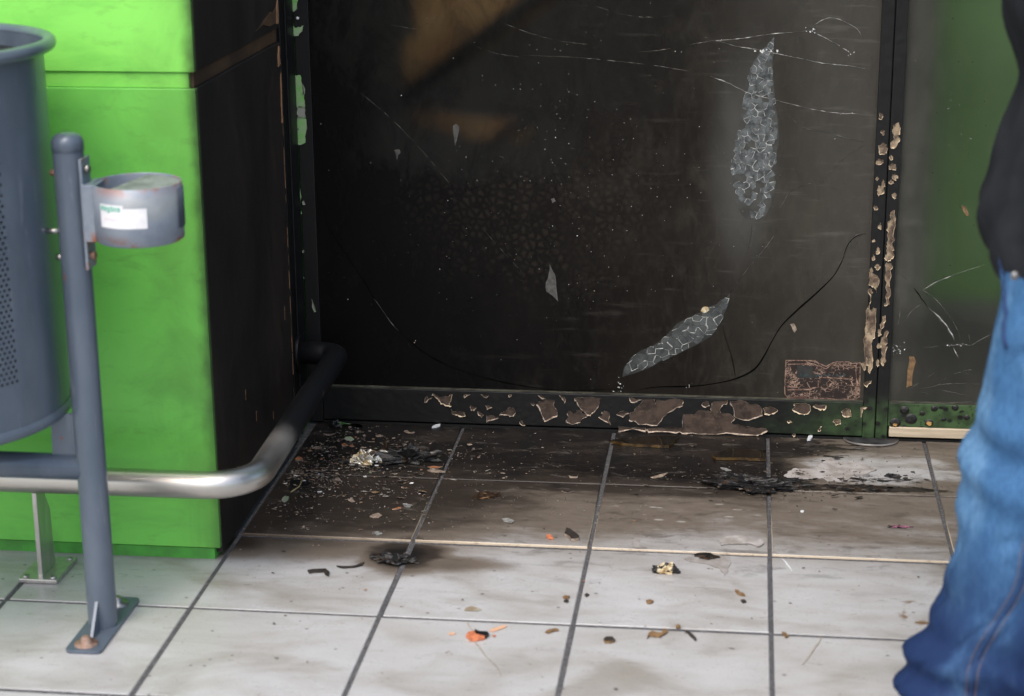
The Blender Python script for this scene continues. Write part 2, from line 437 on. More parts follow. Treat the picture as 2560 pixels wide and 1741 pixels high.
def m_cells():
    n = NT('crazed_interlayer'); n.pos()
    f = n.noise(30, 4, 0.6)
    c = n.mix(n.smooth(0.3, 0.7, f), (0.022, 0.027, 0.028), (0.082, 0.092, 0.092))
    return n.done(n.principled(c, 0.22, 0, None, 0.6))
MT['cells'] = m_cells()
MT['cells_dim'] = simple('crazed_interlayer_dim', (0.036, 0.041, 0.041), (0.125, 0.138, 0.140), 60, 0.25)
MT['cell_edge'] = simple('crazed_cell_edges', (0.80, 0.81, 0.77), (0.08, 0.085, 0.08), 75, 0.2)
MT['cell_dark'] = simple('crazed_patch_bed', (0.016, 0.018, 0.018), (0.03, 0.032, 0.03), 50, 0.5)
MT['crack'] = simple('glass_crack_edge', (0.42, 0.42, 0.39), (0.09, 0.088, 0.08), 55, 0.3, detail=3)
MT['crack_faint'] = simple('faint_glass_crack', (0.11, 0.105, 0.09), (0.035, 0.033, 0.029), 45, 0.4, detail=3)
MT['crack_dark'] = simple('dark_glass_crack', (0.002, 0.002, 0.002), (0.005, 0.005, 0.004), 40, 0.9, spec=0.0)
MT['chip'] = simple('glass_chip', (0.72, 0.73, 0.72), (0.5, 0.52, 0.52), 90, 0.2)
MT['haze_bed'] = simple('hazed_interlayer', (0.070, 0.072, 0.067), (0.045, 0.045, 0.041), 24, 0.45, spec=0.2)
MT['drip'] = simple('dried_drip', (0.10, 0.098, 0.09), (0.055, 0.053, 0.05), 120, 0.6)
MT['bubble_film'] = simple('lifted_film', (0.052, 0.052, 0.046), (0.032, 0.030, 0.027), 30, 0.4)

def m_label():
    n = NT('charred_label'); n.pos()
    v = n.vec((1, 1, 1.5))
    d = n.voro(95, 'DISTANCE_TO_EDGE', n.vec((1, 1, 1.5), (0, 0, 0), n.pos()))
    d2 = n.voro(210, 'DISTANCE_TO_EDGE', v)
    cr = n.max(n.smooth(0.02, 0.05, d, 1, 0), n.mul(n.smooth(0.03, 0.08, d2, 1, 0), n.smooth(0.5, 0.6, n.noise(40))))
    f = n.noise(45, 4, 0.7)
    cr = n.mul(cr, n.smooth(0.44, 0.58, f))
    c = n.mix(cr, n.mix(f, (0.012, 0.010, 0.010), (0.04, 0.026, 0.021)), (0.46, 0.31, 0.235))
    return n.done(n.principled(c, 0.6, 0, n.bump(cr, 0.5, 0.001), 0.3))
MT['label'] = m_label()
MT['label_edge'] = simple('charred_label_border', (0.36, 0.24, 0.18), (0.09, 0.045, 0.035), 130, 0.6)
MT['label_ink'] = simple('faded_teal_ink', (0.03, 0.075, 0.085), (0.012, 0.02, 0.022), 120, 0.6)
MT['label_red'] = simple('dull_red_print', (0.14, 0.05, 0.04), (0.06, 0.03, 0.025), 90, 0.6)

def m_steel():
    n = NT('stainless_tube'); n.pos()
    f = n.noise(120, 3, 0.6, n.vec((0.05, 0.05, 1)))
    w = n.sub(n.noise(9, 5, 0.6), 0.5)
    s = n.smooth(-0.17, 0.09, n.add(n.y, n.mul(w, 0.16)))
    s = n.mul(s, n.smooth(-0.97, -0.92, n.x))
    s = n.max(s, n.smooth(0.2, 0.3, n.y))
    rust = n.mul(n.smooth(0.62, 0.75, n.noise(26, 5, 0.7, n.vec((1, 1, 1), (4, 4, 4)))), 0.35)
    c = n.mix(rust, n.mix(f, (0.50, 0.475, 0.445), (0.60, 0.575, 0.545)), (0.25, 0.17, 0.11))
    scr = n.mul(n.smooth(0.66, 0.72, n.noise(60, 4, 0.7, n.vec((1, 1, 0.3), (1, 2, 3)))), n.blob(-0.90, 0.36, 0.2, 0.10, None, 0.4))
    soot = n.mix(n.mul(scr, 0.8), (0.0065, 0.007, 0.0085), (0.16, 0.11, 0.09))
    c = n.mix(s, c, soot)
    return n.done(n.principled(c, n.mixf(s, n.add(0.29, n.mul(f, 0.14)), 0.55), n.mixf(s, 1.0, 0.0), None, n.mixf(s, 0.5, 0.25)))
MT['steel'] = m_steel()
MT['steel_plain'] = simple('brushed_steel_plate', (0.56, 0.54, 0.52), (0.47, 0.45, 0.43), 60, 0.34, 0.75, stretch=(1, 1, 0.2))

def m_paint():
    n = NT('blue_grey_powder_coat'); n.pos()
    f = n.noise(12, 5, 0.6, n.vec((1, 1, 0.4)))
    c = n.mix(n.smooth(0.3, 0.7, f), (0.085, 0.112, 0.150), (0.120, 0.148, 0.188))
    c = n.mix(n.mul(n.smooth(0.62, 0.72, n.noise(40, 4, 0.7, n.vec((1, 1, 0.15), (1, 1, 2)))), 0.5), c, (0.20, 0.225, 0.26))
    c = n.mix(n.mul(n.smooth(0.55, 0.75, n.noise(7, 5, 0.7, n.vec((1, 1, 0.5), (9, 1, 2)))), 0.45), c, (0.055, 0.065, 0.08))
    r = n.smooth(0.685, 0.715, n.noise(22, 5, 0.7, n.vec((1, 1, 1), (2, 5, 1))))
    c = n.mix(r, c, (0.20, 0.075, 0.035))
    return n.done(n.principled(c, n.mixf(f, 0.24, 0.36), 0.15, None, 0.55))
MT['paint'] = m_paint()
def m_ash():
    n = NT('weathered_grey_tin'); n.pos()
    f = n.noise(24, 5, 0.65); g = n.noise(60, 5, 0.7)
    c = n.mix(n.smooth(0.3, 0.7, f), (0.185, 0.220, 0.275), (0.26, 0.30, 0.355))
    low = n.smooth(0.695, 0.672, n.z); top = n.smooth(0.742, 0.766, n.z)
    c = n.mix(n.mul(n.max(low, n.mul(top, 0.6)), n.smooth(0.50, 0.62, f)), c, (0.27, 0.095, 0.045))
    c = n.mix(n.mul(n.blob(-0.975, 0.735, 0.05, 0.018, n.mul(n.sub(g, 0.5), 1.2), 0.5, 'xz'), 0.25), c, (0.42, 0.40, 0.30))
    return n.done(n.principled(c, n.mixf(g, 0.34, 0.55), 0.2, None, 0.5))
MT['ash'] = m_ash()
MT['lid'] = simple('stained_tin_lid', (0.23, 0.25, 0.255), (0.13, 0.145, 0.14), 40, 0.6, 0.0, spec=0.2)
MT['bolt'] = simple('zinc_bolt', (0.48, 0.48, 0.47), (0.30, 0.28, 0.25), 120, 0.3, 0.9)
MT['rust'] = simple('rusty_bolt', (0.20, 0.105, 0.07), (0.30, 0.22, 0.18), 70, 0.6, 0.3)
MT['white_sticker'] = simple('white_sticker', (0.78, 0.79, 0.80), (0.70, 0.70, 0.73), 60, 0.45)
MT['green_ink'] = simple('green_print', (0.10, 0.42, 0.32), (0.16, 0.46, 0.36), 80, 0.5)
MT['pink_ink'] = simple('faint_pink_print', (0.66, 0.58, 0.64), (0.70, 0.64, 0.68), 80, 0.5)

def m_char(name='char', lo=(0.006, 0.006, 0.007), hi=(0.035, 0.03, 0.027)):
    n = NT(name); n.pos()
    f = n.noise(150, 4, 0.7)
    c = n.mix(n.smooth(0.45, 0.75, f), lo, hi)
    return n.done(n.principled(c, n.mixf(f, 0.2, 0.6), 0, n.bump(f, 0.6, 0.003), 0.5))
MT['char'] = m_char()
MT['char_brown'] = m_char('scorched_brown', (0.018, 0.011, 0.007), (0.10, 0.055, 0.028))
MT['foil'] = simple('burnt_foil', (0.82, 0.80, 0.74), (0.34, 0.27, 0.16), 90, 0.25, 0.5, bump=0.6)
MT['ivory'] = simple('melted_ivory_plastic', (0.70, 0.64, 0.46), (0.36, 0.24, 0.10), 80, 0.35)
MT['residue'] = simple('dried_foam_residue', (0.42, 0.40, 0.395), (0.27, 0.245, 0.225), 34, 0.6, bump=0.15)
MT['residue_thin'] = simple('thin_dried_residue', (0.33, 0.315, 0.305), (0.24, 0.22, 0.205), 40, 0.55)
MT['shard'] = simple('amber_smoked_shard', (0.004, 0.003, 0.0015), (0.010, 0.006, 0.002), 40, 0.10)
MT['shard_edge'] = simple('amber_shard_edge', (0.10, 0.06, 0.02), (0.02, 0.012, 0.005), 60, 0.2)
MT['flake_beige'] = simple('beige_flake', (0.36, 0.29, 0.23), (0.17, 0.13, 0.10), 120, 0.6)
MT['flake_grey'] = simple('grey_flake', (0.32, 0.32, 0.30), (0.13, 0.13, 0.13), 120, 0.5)
MT['flake_orange'] = simple('orange_flake', (0.40, 0.17, 0.075), (0.22, 0.09, 0.05), 120, 0.65)
MT['flake_dark'] = simple('dark_flake', (0.016, 0.014, 0.013), (0.05, 0.04, 0.034), 120, 0.45)
MT['orange'] = simple('orange_wax_scrap', (0.68, 0.24, 0.12), (0.42, 0.13, 0.06), 140, 0.5)
MT['orange_pale'] = simple('orange_smear', (0.66, 0.40, 0.30), (0.60, 0.36, 0.22), 90, 0.5)
MT['brown_crumb'] = simple('brown_crumb', (0.24, 0.145, 0.065), (0.12, 0.07, 0.035), 120, 0.7)
MT['pink_bit'] = simple('pink_scrap', (0.34, 0.12, 0.20), (0.10, 0.045, 0.06), 90, 0.5)
MT['white_thread'] = simple('white_sliver', (0.80, 0.82, 0.84), (0.65, 0.68, 0.70), 90, 0.4)
MT['tea'] = simple('brown_tide_mark', (0.25, 0.20, 0.135), (0.37, 0.34, 0.29), 60, 0.5)
MT['stem'] = simple('dry_stem', (0.40, 0.33, 0.18), (0.24, 0.18, 0.09), 60, 0.6)
MT['sealant'] = simple('dark_floor_plate', (0.018, 0.018, 0.021), (0.05, 0.05, 0.055), 60, 0.5, 0.2)
MT['dark_gap'] = simple('dark_rubber_seal', (0.004, 0.004, 0.004), (0.006, 0.006, 0.006), 30, 0.6)
MT['gold'] = simple('scorched_yellow_core', (0.55, 0.34, 0.11), (0.34, 0.20, 0.07), 90, 0.6)
MT['asphalt'] = simple('asphalt', (0.055, 0.055, 0.057), (0.04, 0.04, 0.042), 60, 0.9, bump=0.5)
MT['interior'] = simple('dim_interior_wall', (0.007, 0.007, 0.0075), (0.011, 0.0105, 0.010), 4, 0.8)
MT['interior_floor'] = simple('interior_floor', (0.018, 0.018, 0.017), (0.012, 0.012, 0.012), 6, 0.6)
MT['int_green'] = simple('interior_green_panel', (0.17, 0.36, 0.11), (0.145, 0.31, 0.095), 3, 0.5)
MT['int_grey'] = simple('interior_grey_skirting', (0.16, 0.165, 0.155), (0.13, 0.135, 0.125), 5, 0.6)
MT['int_dark'] = simple('interior_dark_base', (0.035, 0.045, 0.045), (0.025, 0.03, 0.03), 5, 0.6)
def m_board():
    n = NT('brown_board'); n.pos()
    f = n.noise(9, 5, 0.6); g = n.noise(4.5, 4, 0.6, n.vec((1, 1, 1), (3, 0, 1)))
    c = n.mix(n.smooth(0.35, 0.65, f), (0.66, 0.38, 0.18), (0.34, 0.16, 0.07))
    c = n.mix(n.smooth(0.50, 0.66, g), c, (0.08, 0.05, 0.03))
    return n.done(n.principled(c, 0.8))
MT['cardboard'] = m_board()
MT['strut'] = simple('dark_strut', (0.012, 0.016, 0.016), (0.02, 0.022, 0.02), 10, 0.6)
MT['fascia'] = simple('dark_fascia', (0.10, 0.40, 0.06), (0.08, 0.34, 0.05), 4, 0.4)

def m_denim():
    n = NT('blue_denim'); n.pos()
    f = n.noise(7, 5, 0.6, n.vec((1, 1, 0.7)), 0.4); g = n.noise(260, 2, 0.6, n.vec((1, 1, 0.25)))
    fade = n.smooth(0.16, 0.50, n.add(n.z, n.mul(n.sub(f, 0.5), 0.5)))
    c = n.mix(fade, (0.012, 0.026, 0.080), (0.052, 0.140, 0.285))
    st_ = n.noise(9, 4, 0.6, n.vec((1.6, 1.6, 0.35), (2, 2, 1)))
    c = n.mix(n.mul(n.mul(n.smooth(0.48, 0.68, st_), fade), 0.65), c, (0.13, 0.255, 0.41))
    c = n.mix(n.mul(n.smooth(0.55, 0.75, f), 0.4), c, (0.10, 0.21, 0.37))
    c = n.mix(n.mul(n.smooth(0.4, 0.65, g), 0.3), c, (0.012, 0.04, 0.12))
    return n.done(n.principled(c, 0.85, 0, n.bump(g, 0.25, 0.001), 0.15))
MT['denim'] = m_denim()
MT['denim_dark'] = simple('denim_seam', (0.010, 0.030, 0.095), (0.016, 0.045, 0.13), 120, 0.9)
MT['stitch'] = simple('orange_stitching', (0.20, 0.12, 0.10), (0.09, 0.075, 0.09), 300, 0.8)
MT['jacket'] = simple('black_jacket_cloth', (0.012, 0.013, 0.016), (0.020, 0.021, 0.026), 14, 0.72, bump=0.15, bscale=200, spec=0.25)
MT['skin'] = simple('skin', (0.45, 0.27, 0.19), (0.40, 0.23, 0.16), 30, 0.55)
MT['hair'] = simple('dark_hair', (0.025, 0.018, 0.013), (0.012, 0.009, 0.007), 60, 0.5, stretch=(1, 1, 0.3))
MT['shoe'] = simple('dark_shoe', (0.02, 0.018, 0.017), (0.03, 0.026, 0.024), 30, 0.5)
MT['sole'] = simple('pale_sole', (0.35, 0.34, 0.32), (0.25, 0.24, 0.23), 40, 0.7)
MT['snap'] = simple('metal_snap', (0.30, 0.30, 0.31), (0.2, 0.2, 0.2), 60, 0.35, 0.8)
MT['bin_inside'] = simple('bin_liner', (0.02, 0.022, 0.026), (0.03, 0.034, 0.04), 20, 0.6)

# ------------------------------------------------------------------ object helpers
WPOS = {}
def finish(name, bm, mats, parent=None, smooth=False, recenter=True, bevel=0):
    if not isinstance(mats, (list, tuple)):
        mats = [mats]
    me = bpy.data.meshes.new(name)
    bm.normal_update()
    c = Vector((0, 0, 0))
    if recenter and len(bm.verts):
        lo = Vector([min(v.co[i] for v in bm.verts) for i in range(3)])
        hi = Vector([max(v.co[i] for v in bm.verts) for i in range(3)])
        c = (lo + hi) / 2
        for v in bm.verts:
            v.co -= c
    bm.to_mesh(me)
    bm.free()
    for m in mats:
        me.materials.append(MT[m])
    if smooth:
        for p in me.polygons:
            p.use_smooth = True
    o = bpy.data.objects.new(name, me)
    COL.objects.link(o)
    place(o, c, parent)
    if bevel:
        b = o.modifiers.new('bevel', 'BEVEL'); b.width = bevel; b.segments = 2; b.limit_method = 'ANGLE'; b.angle_limit = R(40)
    if smooth == 'auto':
        pass
    return o
def place(o, c, parent):
    WPOS[o.name] = Vector(c)
    if parent is not None:
        o.parent = parent
        o.location = Vector(c) - WPOS[parent.name]
    else:
        o.location = c
def tag(o, label, cat, group=None):
    o['label'] = label
    o['category'] = cat
    if group:
        o['group'] = group
    return o
def thing(name, label, cat, loc, group=None):
    o = bpy.data.objects.new(name, None)
    o.empty_display_size = 0.05
    COL.objects.link(o)
    place(o, Vector(loc), None)
    return tag(o, label, cat, group)
def struct(o, kind='structure'):
    o['kind'] = kind
    return o

def B(): return bmesh.new()
def box(bm, x0, x1, y0, y1, z0, z1, mi=0):
    vs = [bm.verts.new(p) for p in ((x0, y0, z0), (x1, y0, z0), (x1, y1, z0), (x0, y1, z0), (x0, y0, z1), (x1, y0, z1), (x1, y1, z1), (x0, y1, z1))]
    for f in ((0, 3, 2, 1), (4, 5, 6, 7), (0, 1, 5, 4), (1, 2, 6, 5), (2, 3, 7, 6), (3, 0, 4, 7)):
        bm.faces.new([vs[i] for i in f]).material_index = mi
    return bm
def frame_of(t):
    t = t.normalized()
    a = Vector((0, 0, 1)) if abs(t.z) < 0.9 else Vector((1, 0, 0))
    u = t.cross(a).normalized()
    return u, t.cross(u).normalized()
def tube(bm, path, r, seg=24, caps=True, mi=0):
    path = [Vector(p) for p in path]
    rs = r if isinstance(r, (list, tuple)) else [r] * len(path)
    rings = []
    u = None
    for i, p in enumerate(path):
        t = (path[min(i + 1, len(path) - 1)] - path[max(i - 1, 0)]).normalized()
        if u is None:
            u, v = frame_of(t)
        else:
            u = (u - t * u.dot(t)).normalized()
            v = t.cross(u)
        rings.append([bm.verts.new(p + (u * math.cos(a) + v * math.sin(a)) * rs[i]) for a in (2 * math.pi * k / seg for k in range(seg))])
    for a, b in zip(rings, rings[1:]):
        for k in range(seg):
            f = bm.faces.new((a[k], a[(k + 1) % seg], b[(k + 1) % seg], b[k]))
            f.material_index = mi; f.smooth = True
    if caps:
        bm.faces.new(rings[0][::-1]).material_index = mi
        bm.faces.new(rings[-1]).material_index = mi
    return rings
def lathe(bm, prof, c, axis='z', seg=40, a0=0, a1=2 * math.pi, mi=0):
    full = abs(a1 - a0 - 2 * math.pi) < 1e-6
    cols = []
    for k in range(seg if full else seg + 1):
        a = a0 + (a1 - a0) * k / seg
        cols.append([bm.verts.new((c[0] + r * math.cos(a), c[1] + r * math.sin(a), c[2] + z)) for r, z in prof])
    K = len(cols)
    for k in range(K if full else K - 1):
        A, D = cols[k], cols[(k + 1) % K]
        for i in range(len(prof) - 1):
            f = bm.faces.new((A[i], D[i], D[i + 1], A[i + 1]))
            f.material_index = mi; f.smooth = True
def prism(bm, pts, nrm, th, mi=0, side=None):
    """closed plate: outline pts (any orientation) pushed th along nrm"""
    nrm = Vector(nrm).normalized()
    a = [bm.verts.new(Vector(p)) for p in pts]
    b = [bm.verts.new(Vector(p) + nrm * th) for p in pts]
    n = len(a)
    fs = [bm.faces.new(b), bm.faces.new(a[::-1])]
    for f in fs: f.material_index = mi
    for i in range(n):
        bm.faces.new((a[i], a[(i + 1) % n], b[(i + 1) % n], b[i])).material_index = mi if side is None else side
    bmesh.ops.recalc_face_normals(bm, faces=list(bm.faces))
    bmesh.ops.triangulate(bm, faces=fs)
def jag(pts, n=3, amp=0.18, rnd=random):
    """split each edge of a closed outline into n with ragged offsets"""
    out = []
    m = len(pts)
    for i in range(m):
        a, b = Vector(pts[i]), Vector(pts[(i + 1) % m])
        L = (b - a).length
        for k in range(n):
            t = k / n
            p = a.lerp(b, t)
            if k:
                p = p + Vector((rnd.uniform(-1, 1), rnd.uniform(-1, 1))) * L * amp / n * 1.6
            out.append(p)
    return out

# ------------------------------------------------------------------ ground and tiled pavement
bm = B(); box(bm, -60, 60, -60, 60, -0.30, -0.155)
struct(finish('road', bm, 'asphalt'))
bm = B(); box(bm, -5.28, 5.28, -3.96, 0.70, -0.15, -0.0015)
pavement = struct(finish('pavement', bm, 'grout', recenter=False))
def tile_mesh(sx, sy, name):
    bm = B(); g = 0.0042; e = 0.0016
    x0, x1, y0, y1 = -sx / 2 + g, sx / 2 - g, -sy / 2 + g, sy / 2 - g
    lo = [(x0, y0, -0.012), (x1, y0, -0.012), (x1, y1, -0.012), (x0, y1, -0.012)]
    m1 = [(x0, y0, -e), (x1, y0, -e), (x1, y1, -e), (x0, y1, -e)]
    m2 = [(x0 + e * .4, y0 + e * .4, -e * .35), (x1 - e * .4, y0 + e * .4, -e * .35), (x1 - e * .4, y1 - e * .4, -e * .35), (x0 + e * .4, y1 - e * .4, -e * .35)]
    hi = [(x0 + e, y0 + e, 0), (x1 - e, y0 + e, 0), (x1 - e, y1 - e, 0), (x0 + e, y1 - e, 0)]
    L = [[bm.verts.new(p) for p in q] for q in (lo, m1, m2, hi)]
    for a, b in zip(L, L[1:]):
        for k in range(4):
            bm.faces.new((a[k], a[(k + 1) % 4], b[(k + 1) % 4], b[k]))
    bm.faces.new(L[-1])
    me = bpy.data.meshes.new(name)
    bm.normal_update(); bm.to_mesh(me); bm.free()
    me.materials.append(MT['tile'])
    return me
TM = tile_mesh(T, T, 'tile')
rt = random.Random(3)
for j in range(-12, 2):
    for i in range(-9, 8):
        cx, cy = (i + 0.5) * T, (j + 0.5) * T
        if j >= 0 and i < -3:
            continue
        o = bpy.data.objects.new('tile', TM)
        COL.objects.link(o)
        z = 0.0034 if j >= 0 else 0.0
        place(o, (cx + rt.uniform(-0.0007, 0.0007), cy + rt.uniform(-0.0007, 0.0007), z + rt.uniform(-0.0005, 0.0005)), pavement)
        o.rotation_euler = (R(rt.uniform(-0.12, 0.12)), R(rt.uniform(-0.12, 0.12)), R(rt.uniform(-0.1, 0.1)))
# ------------------------------------------------------------------ pillar
pil = thing('pillar', 'bright green clad pillar with its doorway side burnt black', 'pillar', (-1.6, 0.15, 0))
PL = -2.30
def panel(name, x0, x1, y0, y1, z0, z1, m, bev=0.0012, label=None):
    bm = B(); box(bm, x0, x1, y0, y1, z0, z1)
    o = finish(name, bm, m, pil, bevel=bev)
    if label: o['label'] = label
    return o
ZJ0, ZJ1 = 0.8615, 0.8895      # joint between the cladding panels
SIDE = 0.012                   # thickness of the side cladding
# core (recessed joint and plinth show it)
bm = B(); box(bm, PL + 0.02, PX - 0.012, PY + 0.012, 0.70, 0.0, 3.3)
finish('core', bm, 'green_plain', pil)
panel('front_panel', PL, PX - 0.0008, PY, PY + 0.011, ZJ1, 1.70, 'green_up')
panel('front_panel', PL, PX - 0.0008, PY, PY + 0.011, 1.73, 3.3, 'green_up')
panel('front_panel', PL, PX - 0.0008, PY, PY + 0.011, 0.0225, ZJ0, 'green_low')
panel('joint_strip', PL + 0.01, PX - 0.0125, PY + 0.004, PY + 0.0118, ZJ0 + 0.0012, ZJ1 - 0.001, 'green_up', 0)
panel('plinth', PL + 0.01, PX - 0.0125, PY + 0.003, PY + 0.0118, -0.001, 0.0205, 'green_plain', 0)
SY = 0.484
panel('side_panel', PX - SIDE + 0.0004, PX, PY + 0.0114, SY, ZJ1, 1.70, 'soot_wall', 0.001, 'soot-blackened side panel above the joint')
panel('side_panel', PX - SIDE + 0.0004, PX, PY + 0.0114, SY, 0.010, ZJ0, 'soot_wall', 0.001, 'soot-blackened side panel below the joint')
panel('side_panel', PX - SIDE + 0.0004, PX, PY + 0.0114, SY, 1.73, 3.3, 'soot_wall', 0.001)
panel('side_joint_strip', PX - SIDE - 0.0003, PX - 0.006, PY + 0.0119, SY, ZJ0 + 0.0012, ZJ1 - 0.001, 'soot_brown', 0)
# torn tan board showing at the ends of the joint
def side_poly(name, pts, m, parent, x=PX + 0.0004, th=0.0012):
    bm = B(); prism(bm, [(x, a, b) for a, b in pts], (1, 0, 0), th)
    return finish(name, bm, m, parent)
side_poly('torn_board_edge', jag([(0.462, 0.9005), (0.478, 0.900), (0.480, 0.948), (0.468, 0.937)], 2, 0.15), 'tan_flake', pil)
side_poly('torn_board_edge', jag([(0.463, 0.815), (0.481, 0.818), (0.480, 0.852), (0.470, 0.8555)], 2, 0.15), 'tan_flake', pil)
side_poly('torn_board_edge', jag([(0.30, 0.906), (0.455, 0.9025), (0.462, 0.931), (0.40, 0.925)], 3, 0.10), 'soot_brown', pil)
side_poly('torn_board_edge', jag([(0.474, 0.70), (0.481, 0.70), (0.482, 0.80), (0.476, 0.79)], 4, 0.06), 'tan_flake', pil)
for a, b, c in ((0.10, 0.236, 0.020), (0.43, 0.30, 0.03), (0.17, 0.17, 0.02), (0.30, 0.13, 0.015), (0.02, 0.12, 0.012)):
    side_poly('scratch', [(a, b), (a + 0.0014, b), (a + 0.0018, b + c), (a + 0.0006, b + c)], 'tan_flake', pil, th=0.0004)

# ------------------------------------------------------------------ shopfront
shop = thing('shopfront', 'fire-damaged glazed shopfront with blistered green metal frame and smoke-blackened panes', 'shopfront', (0.25, 0.67, 0))
ZT = 2.35
def fbox(name, x0, x1, y0, y1, z0, z1, m, bev=0.0012, parent=None):
    bm = B(); box(bm, x0, x1, y0, y1, z0, z1)
    return finish(name, bm, m, parent or shop, bevel=bev)
# side jamb lining the pillar
jamb = fbox('jamb', PX - 0.030, PX - 0.010, SY + 0.003, DOOR - 0.003, 0.005, ZT, 'soot_frame')
fbox('jamb_bead', PX - 0.0095, PX - 0.005, SY + 0.03, SY + 0.045, 0.005, ZT, 'soot_frame', 0.0008, jamb)
fbox('jamb_bead', PX - 0.0095, PX - 0.006, SY + 0.085, SY + 0.094, 0.005, ZT, 'soot_frame', 0.0008, jamb)
XL0, XL1 = PX - 0.0095, -0.9715
stile = fbox('stile', XL0, XL1, DOOR, DOOR + 0.045, 0.005, ZT, 'soot_frame')
ML, MG0, MG1, MR = 0.1995, 0.2245, 0.2270, 0.2510
RT = 0.086
stile_m = fbox('stile', ML, MG0, DOOR, DOOR + 0.045, 0.0075, ZT, 'rail')
stile_n = fbox('stile', MG1, MR, DOOR, DOOR + 0.045, 0.0075, ZT, 'rail')
fbox('gap_seal', MG0 + 0.0001, MG1 - 0.0001, DOOR + 0.012, DOOR + 0.04, 0.008, ZT, 'dark_gap', 0)
rail = fbox('bottom_rail', XL1 + 0.0006, ML - 0.0006, DOOR + 0.0006, DOOR + 0.044, 0.011, RT, 'rail', 0.0015)
rail_r = fbox('bottom_rail', MR + 0.0006, 1.50, DOOR + 0.0006, DOOR + 0.044, 0.035, RT + 0.001, 'rail', 0.0015)
strip = fbox('kick_strip', MR + 0.004, 1.50, DOOR - 0.0025, DOOR + 0.044, 0.0125, 0.0345, 'pale_strip', 0.002)
fbox('stile', 1.5006, 1.55, DOOR, DOOR + 0.045, 0.0075, ZT, 'rail')
fbox('threshold', XL1, 2.6, DOOR + 0.004, DOOR + 0.05, -0.002, 0.0068, 'dark_gap', 0)
fbox('head_rail', XL0, 2.6, DOOR + 0.0004, DOOR + 0.05, ZT + 0.0005, ZT + 0.09, 'rail')
fbox('bottom_rail', 1.5506, 2.6, DOOR + 0.0006, DOOR + 0.044, 0.0115, RT, 'rail')
# thin pale bead along each rail top, the ledge's highlight put into its colour
fbox('rail_highlight_strip', XL1 + 0.001, ML - 0.001, DOOR + 0.003, GLASS - 0.0005, RT + 0.0004, RT + 0.0020, 'rail_glint', 0, rail)
fbox('rail_highlight_strip', MR + 0.001, 1.50, DOOR + 0.003, GLASS - 0.0005, RT + 0.0014, RT + 0.0030, 'rail_glint', 0, rail_r)
def pane(name, x0, x1, z0, z1, m):
    bm = B(); box(bm, x0, x1, GLASS, GLASS + 0.008, z0, z1)
    bm.faces.ensure_lookup_table(); bm.normal_update()
    for f in bm.faces:
        f.material_index = 0 if f.normal.y < -0.5 else 1
    return finish(name, bm, [m, 'clear'], shop)
glass = pane('glass_pane', XL1 - 0.004, ML + 0.004, RT - 0.012, ZT + 0.02, 'glass_main')
glass['label'] = 'cracked smoke-blackened laminated glass pane'
glass_r = pane('glass_pane', MR - 0.004, 1.505, RT - 0.012, ZT + 0.02, 'glass_right')
glass_r['label'] = 'hazy cracked glass pane in front of a green panel'
pane('glass_pane', 1.545, 2.6, RT - 0.012, ZT + 0.02, 'glass_right')

# peeled patches on the frame: bare primer with a curled rim of paint
def patch(pxs, parent, Y=DOOR, m='primer', edge='paint_edge_dim', name='peeled_paint_patch', n=3, amp=0.16, rim=1.0, seed=0, lift=0.0016):
    rnd = random.Random(seed + len(pxs) * 7 + int(pxs[0][0]))
    pts = [Vector((p.x, p.z)) for p in (on_y(x, y, Y) for x, y in pxs)]
    pts = jag(pts, n, amp, rnd)
    bm = B()
    d = Y - 0.0004
    vs = [bm.verts.new((p.x, d, p.y)) for p in pts]
    f = bm.faces.new(vs)
    c = sum(pts, Vector((0, 0))) / len(pts)
    area = sum(pts[i].x * pts[(i + 1) % len(pts)].y - pts[(i + 1) % len(pts)].x * pts[i].y for i in range(len(pts)))
    sgn = 1 if area > 0 else -1
    outer = []
    N = len(pts)
    for i, p in enumerate(pts):
        t = (pts[(i + 1) % N] - pts[i - 1])
        nn = Vector((t.y, -t.x)) * sgn
        nn = nn.normalized() if nn.length > 0 else Vector((0, 0))
        w = rnd.uniform(0.0003, 0.0019) * rim
        if nn.y < -0.2: w *= 1.5
        h = min(lift, w * 1.1)
        if rnd.random() < 0.25: w *= 0.12
        elif rnd.random() < 0.16: w *= 1.9; h = 0.0042
        w = min(w, 0.0024)
        q = p + nn * w
        outer.append(bm.verts.new((q.x, d - h, q.y)))
    for i in range(N):
        bm.faces.new((vs[i], vs[(i + 1) % N], outer[(i + 1) % N], outer[i])).material_index = 1
    bmesh.ops.recalc_face_normals(bm, faces=list(bm.faces))
    bmesh.ops.triangulate(bm, faces=[f])
    return finish(name, bm, [m, edge], parent)
def z2(pts, x0, y0, s):
    return [(x0 + x * s, y0 + y * s) for x, y in pts]
S2 = 520 / 2324
L_ = lambda pts: z2(pts, 1040, 960, S2)
R_ = lambda pts: z2(pts, 1500, 960, S2)
